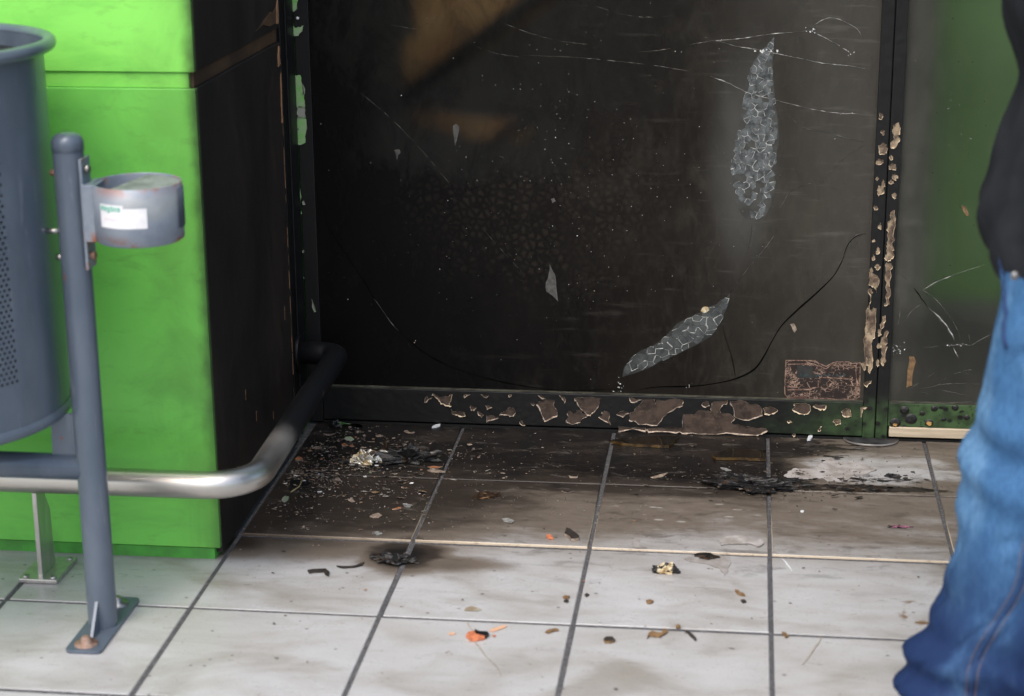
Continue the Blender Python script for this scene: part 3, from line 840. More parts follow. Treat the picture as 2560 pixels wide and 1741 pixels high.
for k, p in enumerate((
    L_([(95, 200), (118, 140), (135, 165), (185, 150), (130, 180), (104, 205)]),
    L_([(185, 118), (200, 112), (240, 140), (262, 160), (325, 140), (365, 145), (400, 118), (385, 190), (368, 230), (398, 250), (360, 240), (280, 215), (262, 180), (235, 155)]),
    L_([(395, 285), (415, 310), (490, 312), (535, 320), (548, 355), (520, 362), (470, 345), (405, 335)]),
    L_([(612, 245), (640, 258), (676, 262), (650, 285), (625, 298), (610, 270)]),
    L_([(780, 240), (805, 238), (822, 255), (848, 260), (800, 275)]),
    L_([(695, 312), (725, 330), (755, 345), (735, 370), (705, 345)]),
    L_([(792, 355), (875, 362), (925, 378), (860, 395), (798, 412), (795, 435)]),
    L_([(935, 340), (985, 310), (1015, 295), (1045, 260), (1090, 270), (1115, 320), (1065, 360), (1020, 348)]),
    L_([(540, 118), (570, 125), (612, 118), (560, 132), (546, 150)]),
    L_([(730, 118), (760, 135), (812, 132), (770, 152)]),
    L_([(1040, 125), (1068, 120), (1050, 150)]),
    L_([(1168, 395), (1185, 435), (1228, 468), (1190, 458), (1162, 435)]),
    L_([(1282, 212), (1335, 215), (1310, 236), (1290, 230)]),
    L_([(1360, 125), (1400, 130), (1440, 165), (1400, 150)]),
    L_([(1350, 225), (1385, 195), (1430, 185), (1465, 168), (1490, 180), (1540, 180), (1535, 245), (1575, 300), (1578, 355), (1440, 415), (1405, 340)]),
    L_([(1600, 128), (1650, 150), (1668, 175), (1662, 205), (1640, 165)]),
    L_([(1770, 160), (1900, 152), (2060, 160), (2045, 240), (1990, 310), (1945, 350), (1910, 345), (1845, 280), (1810, 215)]),
    L_([(1690, 330), (1720, 300), (1765, 345), (1790, 300), (1855, 300), (1850, 330), (1900, 340), (1905, 365), (1845, 405), (1835, 430), (1750, 455), (1690, 425), (1680, 395), (1705, 370)]),
    L_([(2045, 368), (2085, 350), (2080, 315), (2120, 302), (2165, 320), (2150, 395), (2170, 448), (2110, 410)]),
    R_([(190, 342), (265, 300), (320, 325), (258, 360)]),
    R_([(330, 155), (400, 172), (480, 178), (400, 195), (352, 200)]),
    R_([(330, 405), (340, 320), (385, 310), (400, 275), (440, 240), (490, 180), (610, 180), (620, 235), (640, 180), (925, 182), (920, 245), (830, 275), (750, 325), (690, 390), (640, 462), (450, 458), (400, 415)]),
    R_([(1140, 230), (1165, 198), (1205, 195), (1218, 240), (1180, 258)]),
    R_([(925, 345), (1010, 340), (1060, 345), (1095, 302), (1210, 298), (1245, 320), (1240, 260), (1265, 200), (1430, 190), (1410, 225), (1360, 240), (1335, 290), (1345, 325), (1450, 340), (1500, 380), (1465, 435), (1480, 455), (1620, 465), (1710, 490), (1840, 495), (1870, 520), (1800, 555), (1740, 572), (1300, 562), (1090, 560), (960, 545), (850, 538), (540, 530), (530, 500), (920, 490)]),
    R_([(205, 482), (510, 495), (510, 522), (205, 525)]),
    R_([(1455, 192), (1620, 195), (1665, 232), (1740, 225), (1805, 270), (1810, 345), (1660, 400), (1510, 375), (1505, 300)]),
    R_([(1828, 270), (1880, 262), (1940, 262), (1985, 300), (1935, 325), (1905, 342), (1845, 330)]),
    R_([(2145, 285), (2185, 260), (2165, 225), (2240, 222), (2300, 218), (2345, 245), (2350, 300), (2310, 335), (2270, 340), (2215, 318)]),
    z2([(450, 945), (480, 925), (560, 930), (640, 930), (620, 990), (560, 992), (490, 975)], 1960, 860, .1644),
    z2([(880, 1030), (945, 980), (1005, 995), (1022, 1100), (950, 1110), (890, 1080)], 1960, 860, .1644),
    z2([(750, 1180), (770, 1150), (850, 1150), (855, 1210), (790, 1228)], 1960, 860, .1644),
    z2([(50, 1175), (90, 1160), (110, 1185), (70, 1195)], 1960, 860, .1644),
    z2([(520, 1310), (545, 1290), (562, 1250), (560, 1310), (540, 1330)], 1960, 860, .1644),
    z2([(122, 1380), (150, 1370), (178, 1382), (150, 1402)], 1960, 860, .1644),
)):
    bright = k >= 26 or k in (1, 2)
    patch(p, rail, DOOR + 0.0002, edge='paint_edge' if bright else 'paint_edge_dim', seed=k, n=3 if len(p) > 5 else 2, rim=1.0)
# mullion patches; px = 2120 + x*.4432, py = 260 + y*.4432
M_ = lambda pts: z2(pts, 2120, 260, .4428)
for k, (st, p) in enumerate((
    (0, [(172, 80), (178, 52), (198, 60), (190, 92)]), (0, [(185, 160), (195, 145), (208, 152), (200, 178)]),
    (0, [(172, 235), (195, 220), (216, 232), (218, 268), (205, 285), (182, 285)]), (0, [(158, 330), (175, 308), (198, 318), (192, 338), (170, 342)]),
    (0, [(158, 425), (165, 412), (175, 422), (166, 432)]), (0, [(162, 490), (172, 462), (192, 465), (198, 428), (205, 450), (200, 500), (172, 520)]),
    (0, [(142, 585), (150, 572), (168, 585), (155, 600)]), (0, [(170, 700), (180, 672), (190, 690), (185, 710)]),
    (0, [(134, 780), (145, 762), (152, 775)]), (0, [(158, 832), (170, 810), (180, 828), (170, 850)]), (0, [(132, 868), (145, 848), (152, 870), (138, 884)]),
    (0, [(150, 920), (165, 905), (180, 915), (168, 940)]), (0, [(122, 950), (132, 922), (145, 960), (170, 975), (175, 1005), (162, 1065), (140, 1030), (118, 1020), (120, 985)]),
    (0, [(112, 1060), (125, 1040), (140, 1065), (130, 1110), (128, 1170), (142, 1150), (160, 1155), (155, 1240), (148, 1320), (132, 1370), (138, 1440), (136, 1490), (122, 1520), (112, 1500), (112, 1440), (104, 1430), (100, 1500), (88, 1500), (92, 1380), (98, 1300), (105, 1200)]),
    (1, [(248, 145), (262, 118), (288, 105), (292, 150), (288, 210), (268, 245), (240, 245), (238, 220), (262, 200), (256, 170)]),
    (1, [(232, 300), (242, 288), (252, 300), (244, 318)]), (1, [(230, 350), (245, 335), (270, 340), (268, 372), (240, 370)]),
    (1, [(248, 410), (265, 395), (282, 408), (270, 430)]), (1, [(232, 440), (245, 428), (252, 445), (240, 452)]), (1, [(248, 512), (265, 500), (275, 520), (262, 538)]),
    (1, [(240, 610), (262, 600), (264, 660), (258, 720), (252, 800), (250, 870), (222, 888), (206, 870), (218, 850), (216, 800), (228, 760), (226, 700)]),
    (1, [(218, 895), (242, 900), (240, 960), (236, 1040), (234, 1130), (205, 1140), (218, 1100), (216, 1020), (214, 950)]),
    (1, [(195, 1200), (210, 1195), (200, 1250), (190, 1300), (172, 1310), (170, 1285), (185, 1265)]),
    (1, [(205, 1290), (222, 1280), (222, 1340), (212, 1390), (215, 1450), (200, 1480), (186, 1460), (192, 1420), (188, 1370)]),
    (1, [(168, 1352), (185, 1350), (182, 1378), (166, 1376)]), (1, [(160, 1470), (168, 1440), (176, 1472), (166, 1482)]),
)):
    patch(M_(p), (stile_m, stile_n)[st], DOOR - 0.0004, edge='paint_edge', seed=40 + k, n=4 if len(p) > 6 else 3, rim=0.55, amp=0.36)
for k, p in enumerate(([(1205, 605), (1260, 575), (1325, 560), (1285, 610), (1262, 642)], [(1170, 970), (1210, 958), (1262, 968), (1200, 975), (1185, 1060), (1172, 1120)])):
    patch(z2(p, 1960, 860, .1644), stile_m, DOOR - 0.0004, edge='paint_edge', seed=80 + k, n=2, rim=0.5)
# burst blisters on the right rail
for cx, cy, r in ((2238, 1058, 15), (2323, 1058, 11), (2336, 1022, 9), (2388, 1020, 9), (2306, 1034, 7), (2417, 1044, 8), (2360, 1049, 6), (2278, 1048, 16), (2262, 1026, 12)):
    c = on_y(cx, cy, DOOR); rr = r * 0.00083
    bm = B()
    lathe(bm, [(0.0001, 0.0022), (rr * 0.45, 0.0024), (rr * 0.8, 0.0016), (rr, 0.0)], (0, 0, 0), seg=14)
    for v in bm.verts:
        jx = 1 + 0.18 * mnoise.noise(Vector((v.co.x * 300, v.co.y * 300, cx)))
        v.co = Vector((c.x + v.co.x * jx, DOOR + 0.0004 - v.co.z, c.z + v.co.y * jx * 0.9))
    bmesh.ops.recalc_face_normals(bm, faces=list(bm.faces))
    bl = finish('paint_blister', bm, 'char', rail_r)
for cx, cy, r in ((2238, 1062, 6), (2322, 1058, 7)):
    patch([(cx - r, cy), (cx - r * .3, cy - r * .6), (cx + r, cy - r * .2), (cx + r * .4, cy + r * .7)], rail_r, DOOR - 0.0016, m='gold', edge='gold', n=2, name='bare_core_spot', rim=0.3)

# peeling green paint on the left stile (px outlines)
G_ = lambda pts: z2(pts, 680, 0, 120 / 412)
for k, (m, p) in enumerate((
    ('green_flake', [(150, 0), (225, 0), (212, 70), (185, 100), (165, 70)]),
    ('green_flake', [(165, 170), (178, 200), (195, 240), (240, 235), (272, 220), (255, 265), (225, 305), (190, 310), (182, 325), (168, 300)]),
    ('green_flake', [(200, 650), (245, 645), (258, 720), (272, 800), (280, 870), (282, 915), (205, 915), (195, 850), (190, 760), (195, 690)]),
    ('pale_flake', [(222, 915), (282, 918), (286, 1005), (228, 1010), (215, 960)]),
    ('green_flake', [(212, 1015), (262, 1005), (292, 1022), (298, 1085), (290, 1140), (288, 1225), (240, 1245), (208, 1225), (205, 1120), (235, 1110), (208, 1085)]),
    ('green_flake', [(205, 1340), (222, 1350), (230, 1385), (212, 1398), (203, 1370)]),
    ('green_flake', [(215, 1410), (226, 1440), (218, 1468)]),
    ('green_flake', [(190, 1440), (196, 1450), (192, 1470)]),
    ('pale_flake', [(262, 720), (282, 765), (282, 800), (265, 815)]),
)):
    patch(G_(p), stile, DOOR - 0.0006, m=m, edge='pale_flake', name='peeling_green_paint', n=3, amp=0.12, rim=0.8, seed=90 + k)
G2 = lambda pts: z2(pts, 680, 440, 120 / 412)
for k, p in enumerate(([(232, 45), (238, 60), (236, 90), (246, 150), (248, 200), (238, 245), (228, 200), (228, 120)], [(240, 465), (250, 480), (248, 520), (240, 525)], [(248, 300), (256, 320), (250, 330)])):
    patch(G2(p), stile, DOOR - 0.0006, m='green_flake', edge='green_flake', name='peeling_green_paint', n=2, rim=0.3, seed=110 + k)
for k, p in enumerate(([(260, 225), (275, 212), (288, 245), (270, 248)], [(250, 640), (275, 632), (272, 660)], [(255, 862), (268, 858), (278, 880), (258, 886)], [(340, 1055), (352, 1080), (378, 1165), (368, 1168), (345, 1120)])):
    patch(G2(p), stile, DOOR - 0.0010, m='pale_flake', edge='pale_flake', name='paint_sliver', n=2, rim=0.3, seed=120 + k)
c = on_y(744, 46, DOOR - 0.004)
bm = B(); bmesh.ops.create_icosphere(bm, subdivisions=2, radius=0.0035, matrix=Matrix.Translation(c))
finish('screw_head', bm, 'chip', stile, smooth=True)
# bright scratches along the jamb edge
for k in range(16):
    z = 0.12 + k * 0.045 + random.uniform(-0.02, 0.02)
    side_poly('scratch', [(SY - 0.0035, z), (SY - 0.0020, z), (SY - 0.0022, z + random.uniform(.012, .05)), (SY - 0.0032, z + random.uniform(.01, .04))], 'tan_flake' if k % 3 else 'soot_brown', jamb, x=PX + 0.0004, th=0.0006)

# ---------------- glass damage
def gp(x, y, off=0.0004):
    return on_y(x, y, GLASS - off)
def crack(pxs, parent, m='crack', w=0.0011, seed=1, name='crack', jit=0.5, taper=True, off=0.0006):
    flat = 0.5 if m != 'crack_dark' else 0.02
    gap = {'crack_faint': 0.45, 'crack': 0.18}.get(m, 0.0)
    """a broken line in the glass: a thin ragged sliver, thicker in places"""
    rnd = random.Random(seed * 31 + int(pxs[0][0]))
    P = [gp(x, y, off) for x, y in pxs]
    pts = []
    for i in range(len(P) - 1):
        p0 = P[max(i - 1, 0)]; p1 = P[i]; p2 = P[i + 1]; p3 = P[min(i + 2, len(P) - 1)]
        n = max(2, int((p2 - p1).length / 0.006))
        for k in range(n):
            t = k / n
            pts.append(0.5 * ((2 * p1) + (-p0 + p2) * t + (2 * p0 - 5 * p1 + 4 * p2 - p3) * t * t + (-p0 + 3 * p1 - 3 * p2 + p3) * t ** 3))
    pts.append(P[-1])
    bm = B(); a = []; b = []; c = []
    N = len(pts)
    for i, p in enumerate(pts):
        t = pts[min(i + 1, N - 1)] - pts[max(i - 1, 0)]
        nn = Vector((-t.z, 0, t.x)).normalized()
        ww = w * ((0.35 + 0.9 * rnd.random() ** 2) if m != 'crack_dark' else (0.75 + 0.25 * math.sin(i * 0.23 + seed)))
        if taper:
            ww *= min(1, 0.15 + 4 * min(i, N - 1 - i) / N)
        q = p + nn * rnd.uniform(-1, 1) * w * jit
        a.append(bm.verts.new(q + nn * ww)); b.append(bm.verts.new(q - nn * ww)); c.append(bm.verts.new(q + Vector((0, -w * flat, 0))))
    for i in range(N - 1):
        if i > 0 and mnoise.noise(Vector((i * 0.35, seed * 2.7, 0))) * 0.5 + 0.5 < gap: continue
        bm.faces.new((a[i], a[i + 1], c[i + 1], c[i]))
        bm.faces.new((c[i], c[i + 1], b[i + 1], b[i]))
    return finish(name, bm, m, parent)
z4 = lambda pts: z2(pts, 1300, 0, 860 / 1581)
z5 = lambda pts: z2(pts, 1900, 0, 660 / 1213)
z3 = lambda pts: z2(pts, 640, 0, 860 / 1581)
# bright cracks at the upper right
crack(z4([(545, 240), (640, 232), (695, 222)]), glass, 'crack_faint', 0.0007, 1)
crack(z4([(780, 205), (880, 190), (1000, 180), (1120, 162), (1200, 153), (1290, 145), (1340, 140)]), glass, 'crack', 0.0008, 2)
crack(z4([(1320, 135), (1380, 165), (1440, 195), (1520, 245)]), glass, 'crack', 0.0013, 3)
crack(z4([(1340, 125), (1400, 88), (1450, 85), (1500, 105), (1550, 135), (1572, 175)]), glass, 'crack', 0.0007, 4)
crack(z4([(900, 185), (930, 195), (1000, 215), (1110, 232), (1200, 252), (1290, 270), (1400, 293), (1500, 302), (1585, 315)]), glass, 'crack', 0.0009, 5)
crack(z4([(20, 255), (250, 265), (440, 282), (640, 305), (800, 335), (880, 355)]), glass, 'crack_faint', 0.0007, 6)
crack(z4([(860, 348), (940, 375), (1030, 420), (1110, 445), (1180, 463)]), glass, 'crack', 0.0013, 7)
crack(z4([(1180, 463), (1260, 482), (1350, 505), (1470, 522), (1560, 525), (1590, 545)]), glass, 'crack', 0.0008, 8)
crack(z4([(1225, 480), (1245, 540), (1310, 590), (1400, 605), (1480, 630), (1590, 655)]), glass, 'crack_faint', 0.0007, 9)
crack(z4([(1585, 665), (1500, 720), (1420, 800), (1390, 840)]), glass, 'crack_faint', 0.0007, 10)
crack(z4([(280, 0), (380, 40), (500, 72), (620, 80), (700, 72)]), glass, 'crack_faint', 0.0007, 11)
crack(z4([(1470, 880), (1390, 845), (1320, 848), (1260, 870), (1225, 905), (1195, 975), (1180, 1060), (1120, 1150), (1060, 1220), (1020, 1270), (965, 1345)]), glass, 'crack_faint', 0.0008, 12)
crack(z4([(1590, 1075), (1540, 1090), (1505, 1130), (1480, 1200), (1440, 1270), (1360, 1350), (1270, 1430), (1200, 1500), (1155, 1575), (1120, 1640), (1080, 1695), (1020, 1730), (940, 1755), (800, 1775), (620, 1780), (520, 1800)]), glass, 'crack_dark', 0.0019, 13, jit=0.0)
crack(z4([(1580, 1070), (1530, 1095), (1480, 1195), (1450, 1250)]), glass, 'crack_faint', 0.0008, 14)
crack(z4([(1075, 980), (1065, 1030), (1060, 1090), (1040, 1180)]), glass, 'crack_faint', 0.0007, 15)
crack(z4([(930, 1500), (950, 1570), (975, 1650), (990, 1735)]), glass, 'crack_dark', 0.0012, 16, jit=0.2)
# the long arc at the lower left and the diagonals
crack(z3([(265, 900), (315, 960), (330, 1040), (400, 1150), (500, 1300), (560, 1400), (640, 1500), (720, 1580), (820, 1650), (960, 1710), (1150, 1760), (1400, 1795), (1650, 1790), (1690, 1800)]), glass, 'crack_dark', 0.0014, 17, jit=0.0)
crack(z3([(540, 1370), (590, 1440), (625, 1490), (655, 1520)]), glass, 'crack_faint', 0.0009, 18)
crack(z3([(430, 390), (550, 485), (650, 575), (760, 690), (840, 785), (920, 880)]), glass, 'crack_faint', 0.0008, 19)
crack(z3([(1050, 1060), (1110, 1130), (1170, 1195), (1230, 1260)]), glass, 'crack_faint', 0.0005, 20)
crack(z3([(555, 98), (640, 118), (760, 140)]), glass, 'crack_faint', 0.0006, 21)
crack(z3([(1010, 50), (1120, 100), (1250, 150), (1400, 190), (1585, 210)]), glass, 'crack_faint', 0.0005, 22)
crack(z3([(990, 205), (1100, 245), (1250, 268)]), glass, 'crack_faint', 0.0004, 23)
# right pane
z9 = lambda pts: z2(pts, 2200, 640, 300 / 988)
for k, (m, w, p) in enumerate((
    ('crack', 0.0010, [(350, 285), (420, 240), (500, 200), (570, 172), (640, 145)]),
    ('crack_faint', 0.0009, [(640, 145), (800, 95), (860, 70)]),
    ('crack_faint', 0.0010, [(170, 150), (260, 230), (350, 285), (430, 335), (520, 430), (600, 540), (640, 620), (660, 700)]),
    ('crack_dark', 0.0014, [(280, 260), (340, 350), (400, 430)]),
    ('crack', 0.0022, [(400, 430), (470, 490), (540, 570), (590, 650), (610, 700)]),
    ('crack_faint', 0.0010, [(345, 390), (280, 440), (230, 500), (200, 600)]),
    ('crack', 0.0009, [(590, 735), (620, 790), (645, 840)]),
    ('crack_faint', 0.0010, [(230, 760), (370, 755), (520, 742), (660, 735), (760, 738)]),
    ('crack_faint', 0.0009, [(610, 445), (680, 550), (730, 650), (740, 720)]),
    ('crack_faint', 0.0012, [(640, 830), (720, 780), (760, 735), (830, 690), (920, 650)]),
    ('crack_faint', 0.0009, [(320, 1095), (470, 1070), (540, 1010), (640, 965), (760, 935), (850, 932)]),
    ('crack_faint', 0.0008, [(450, 1070), (560, 1055), (700, 1055), (850, 1060)]),
    ('crack_faint', 0.0008, [(320, 1120), (420, 1140), (530, 1158)]),
    ('crack_faint', 0.0008, [(460, 1100), (600, 1125), (740, 1165), (770, 1190)]),
    ('crack_faint', 0.0008, [(700, 965), (750, 980), (800, 1000)]),
    ('crack_faint', 0.0006, [(250, 1090), (350, 1030), (480, 940)]),
    ('crack_faint', 0.0007, [(500, 1200), (640, 1208), (800, 1200)]),
    ('crack', 0.0007, [(170, 455), (160, 500), (148, 570)]),
)):
    crack(z9(p), glass_r, m, w, 50 + k)
# chips and bright crumbs
def chips(name, cx, cy, n, sx, sy, parent, m='chip', r=0.0016, seed=0, off=0.0008):
    rnd = random.Random(seed)
    bm = B()
    for k in range(n):
        c = gp(cx + rnd.gauss(0, sx), cy + rnd.gauss(0, sy), off + rnd.random() * 0.0015)
        a0 = rnd.random() * 6.3; q = rnd.randint(3, 5); rr = r * (0.35 + rnd.random())
        vs = [bm.verts.new(c + Vector((math.cos(a0 + 6.283 * i / q) * rr * (0.5 + rnd.random()), rnd.uniform(-.0006, .0006), math.sin(a0 + 6.283 * i / q) * rr * (0.5 + rnd.random())))) for i in range(q)]
        bm.faces.new(vs)
    o = finish(name, bm, m, parent)
    o['kind'] = 'stuff'
    return o
chips('glass_crumbs', 2024, 75, 9, 10, 5, glass, r=0.0016, seed=1)
chips('glass_crumbs', 1915, 128, 11, 12, 3, glass, r=0.0021, seed=2)
chips('glass_crumbs', 2120, 132, 5, 10, 6, glass, r=0.0009, seed=3)
chips('glass_crumbs', 2105, 284, 5, 14, 2, glass, r=0.0010, seed=4)
chips('glass_crumbs', 1552, 968, 11, 5, 10, glass, r=0.0014, seed=5)
chips('glass_crumbs', 1726, 966, 5, 6, 4, glass, r=0.0010, seed=6)
chips('glass_crumbs', 2240, 872, 23, 12, 9, glass_r, r=0.0013, seed=7)
chips('glass_crumbs', 2392, 863, 9, 14, 3, glass_r, r=0.0014, seed=8)
chips('glass_crumbs', 1805, 100, 7, 4, 20, glass, r=0.0009, seed=9)
chips('ash_specks', 1420, 300, 110, 190, 190, glass, 'crack_faint', 0.0014, seed=10)
chips('ash_specks', 1450, 400, 190, 270, 270, glass, 'chip', 0.0008, seed=11)
chips('ash_specks', 1200, 500, 70, 260, 260, glass, 'flake_beige', 0.0009, seed=14)
chips('ash_specks', 1300, 640, 60, 330, 180, glass, 'crack_faint', 0.0010, seed=12)
chips('ash_specks', 2380, 330, 50, 50, 220, glass_r, 'crack_faint', 0.0016, seed=13)

# crazed patches: the outer sheet is gone and the shattered interlayer shows as small plates
def clip(poly, p, n):
    out = []
    for i in range(len(poly)):
        a, b = poly[i], poly[(i + 1) % len(poly)]
        da, db = (a - p).dot(n), (b - p).dot(n)
        if da <= 0: out.append(a)
        if (da < 0 < db) or (db < 0 < da): out.append(a + (b - a) * (da / (da - db)))
    return out
def inside(p, poly):
    r = False
    for i in range(len(poly)):
        a, b = poly[i], poly[i - 1]
        if (a.y > p.y) != (b.y > p.y) and p.x < (b.x - a.x) * (p.y - a.y) / (b.y - a.y) + a.x: r = not r
    return r
def near_edge(p, poly):
    best = None
    for i in range(len(poly)):
        a, b = poly[i - 1], poly[i]
        t = max(0, min(1, (p - a).dot(b - a) / max(1e-12, (b - a).length_squared)))
        q = a + (b - a) * t
        if best is None or (q - p).length < (best - p).length: best = q
    return best
def crazed(pxs, parent, cell, seed, sx=1.0, loose=0.0, fade=None, cm='cells'):
    rnd = random.Random(seed)
    out = [Vector((p.x, p.z)) for p in (gp(x, y) for x, y in pxs)]
    xs = [p.x for p in out]; ys = [p.y for p in out]
    seeds = []
    y = min(ys)
    row = 0
    while y < max(ys) + cell:
        x = min(xs) - cell + (row % 2) * cell * sx / 2
        while x < max(xs) + cell:
            seeds.append(Vector((x + rnd.uniform(-.45, .45) * cell * sx, y + rnd.uniform(-.45, .45) * cell)))
            x += cell * sx
        y += cell; row += 1
    bed = B()
    vs = [bed.verts.new((p.x, GLASS - 0.0003, p.y)) for p in jag(out, 3, 0.1, rnd)]
    f = bed.faces.new(vs); bmesh.ops.recalc_face_normals(bed, faces=[f]); bmesh.ops.triangulate(bed, faces=list(bed.faces))
    po = finish('crazed_patch', bed, 'cell_dark' if fade is None else 'haze_bed', parent)
    bm = B()
    for s in seeds:
        if not inside(s, out): continue
        poly = [s + Vector((a, b)) * cell * 1.6 for a, b in ((-1, -1), (1, -1), (1, 1), (-1, 1))]
        for q in seeds:
            if q is s or (q - s).length > cell * 3.2: continue
            poly = clip(poly, (s + q) / 2, (q - s).normalized())
            if len(poly) < 3: break
        if len(poly) < 3: continue
        poly = [p if inside(p, out) else near_edge(p, out) for p in poly]
        c = sum(poly, Vector((0, 0))) / len(poly)
        if loose:
            t_ = (s.y - min(ys)) / (max(ys) - min(ys)); side = min((s - q2).length for q2 in [near_edge(s, out)])
            if rnd.random() < loose + 0.75 * max(0, 0.28 - t_) / 0.28 + (0.35 if side < cell * 0.7 and rnd.random() < 0.6 else 0): continue
        h = rnd.uniform(0.0006, 0.0011); tx, tz = rnd.uniform(-.05, .05), rnd.uniform(-.05, .05)
        def V(p, k, d):
            q = c + (p - c) * k
            return bm.verts.new((q.x, GLASS - 0.0004 - d - (q.x - c.x) * tx - (q.y - c.y) * tz, q.y))
        o0 = [V(p, 0.99, 0.0) for p in poly]; o1 = [V(p, 0.97, h) for p in poly]; o2 = [V(p, 0.885, h * 0.9) for p in poly]
        n = len(poly)
        for i in range(n):
            j = (i + 1) % n
            bm.faces.new((o0[i], o0[j], o1[j], o1[i])).material_index = 1 if rnd.random() < 0.5 else 0
            bm.faces.new((o1[i], o1[j], o2[j], o2[i])).material_index = 1 if rnd.random() < 0.38 else 0
        bm.faces.new(o2)
    bmesh.ops.recalc_face_normals(bm, faces=list(bm.faces))
    po2 = finish('glass_cell', bm, [cm, 'cell_edge'], po)
    po2['kind'] = 'stuff'
    return po
crazed([(1936, 92), (1908, 122), (1876, 169), (1862, 218), (1850, 305), (1834, 364), (1826, 424), (1836, 479), (1842, 520), (1862, 545), (1886, 552), (1912, 542), (1928, 515), (1938, 462), (1945, 305), (1937, 240), (1931, 152)], glass, 0.0125, 1, 0.95, 0.04, fade=1, cm='cells_dim')
crazed([(1825, 734), (1790, 762), (1740, 785), (1692, 810), (1648, 854), (1583, 889), (1561, 916), (1556, 943), (1605, 927), (1681, 892), (1779, 840), (1806, 800), (1822, 756)], glass, 0.0145, 2, 1.2)
# scraps stuck to the glass
def gscrap(name, pxs, m, parent=None, th=0.0012, n=2, amp=0.1, seed=0):
    rnd = random.Random(seed)
    pts = jag([Vector((p.x, p.z)) for p in (gp(x, y) for x, y in pxs)], n, amp, rnd)
    bm = B(); prism(bm, [(p.x, GLASS - 0.0003, p.y) for p in pts], (0, -1, 0), th)
    return finish(name, bm, m, parent or glass)
gscrap('stuck_scrap', z3([(1350, 1215), (1375, 1265), (1380, 1310), (1388, 1385), (1335, 1340), (1332, 1300), (1345, 1260)]), 'drip', seed=1)
gscrap('drip_mark', z3([(905, 580), (920, 568), (935, 582), (928, 625), (915, 668), (908, 620)]), 'drip', seed=2)
gscrap('drip_mark', z3([(635, 690), (660, 688), (665, 702), (655, 712), (650, 735), (645, 715)]), 'drip', seed=3)
gscrap('ash_spot', z3([(1355, 915), (1370, 910), (1378, 925), (1362, 935)]), 'drip', seed=4)
gscrap('stuck_scrap', z4([(1240, 1490), (1258, 1487), (1272, 1515), (1262, 1530), (1252, 1512)]), 'flake_beige', seed=5)
gscrap('rust_run', z9([(240, 830), (280, 830), (300, 870), (280, 930), (265, 1000), (265, 1070), (215, 1085), (220, 1040), (225, 980), (235, 900)]), 'brown_crumb', glass_r, seed=6)
gscrap('stuck_scrap', z5([(925, 945), (945, 950), (960, 985), (950, 995)]), 'brown_crumb', glass_r, seed=7)
gscrap('stuck_bead', z4([(830, 1430), (845, 1410), (865, 1412), (870, 1425), (845, 1440)]), 'ivory', seed=8)

# charred label on the glass
lab = tag(bpy.data.objects.new('charred_label', None), 'small rectangular label charred and crackled, stuck low on the glass beside the mullion', 'label')
COL.objects.link(lab)
lp = lambda x, y, d: on_y(1960 + x * .1644, 860 + y * .1644, GLASS - d)
place(lab, lp(580, 560, 0.001), None)
outl = [(30, 250), (470, 255), (540, 300), (640, 345), (720, 300), (800, 272), (980, 275), (1040, 300), (1160, 285), (1150, 800), (1090, 845), (850, 850), (620, 830), (80, 845), (15, 770), (10, 660)]
bm = B(); prism(bm, [lp(x, y, 0.0003) for x, y in outl], (0, -1, 0), 0.0010); finish('label_sheet', bm, 'label', lab)
def lab_bar(name, pts, m, d=0.0014, w=None):
    bm = B(); prism(bm, [lp(x, y, d) for x, y in pts], (0, -1, 0), 0.0003); return finish(name, bm, m, lab)
def lab_line(pts, m='label_edge', w=9):
    bm = B()
    for (x0, y0), (x1, y1) in zip(pts, pts[1:]):
        d = Vector((x1 - x0, y1 - y0)); nn = Vector((-d.y, d.x)).normalized() * w
        prism(bm, [lp(x0 + nn.x, y0 + nn.y, 0.0013), lp(x1 + nn.x, y1 + nn.y, 0.0013), lp(x1 - nn.x, y1 - nn.y, 0.0013), lp(x0 - nn.x, y0 - nn.y, 0.0013)], (0, -1, 0), 0.0005)
    return finish('label_border', bm, m, lab)
lab_line(outl + [outl[0]], w=6)
lab_line([(60, 310), (440, 305), (560, 350), (640, 380), (720, 320), (1090, 330), (1110, 700), (1090, 820)], w=6)
lab_line([(50, 700), (400, 695), (420, 690)], w=8); lab_line([(560, 510), (780, 520), (1030, 540), (1040, 505)], w=7)
lab_line([(240, 580), (160, 660), (60, 650)], w=8); lab_line([(350, 590), (400, 680), (520, 660), (520, 590)], w=8)
lab_bar('label_print', [(90, 810), (350, 800), (350, 845), (90, 845)], 'label_red')
lab_bar('label_print', [(200, 330), (430, 335), (440, 430), (520, 520), (200, 520)], 'cell_dark', 0.00135)
for k, x in enumerate((250, 300, 345, 480, 520, 575, 620, 670, 735, 790, 850, 905)):
    lab_line([(x, 455), (x + 12, 500)], 'label_ink', 7)
    if k % 2: lab_line([(x, 455), (x + 30, 470), (x + 14, 495)], 'label_ink', 6)

# floor pivot cover under the mullion
pv = thing('floor_spring_cover', 'dark metal rounded floor cover plate under the mullion', 'cover plate', (0.218, 0.655, 0.006))
bm = B()
pts = [(0.218 + 0.058 * math.cos(a), 0.652 + 0.044 * math.sin(a), 0.0055) for a in (math.pi + math.pi * k / 24 for k in range(25))]
prism(bm, pts, (0, 0, 1), 0.004, 0, 1)
finish('cover', bm, ['sealant', 'steel_plain'], pv, bevel=0.001)

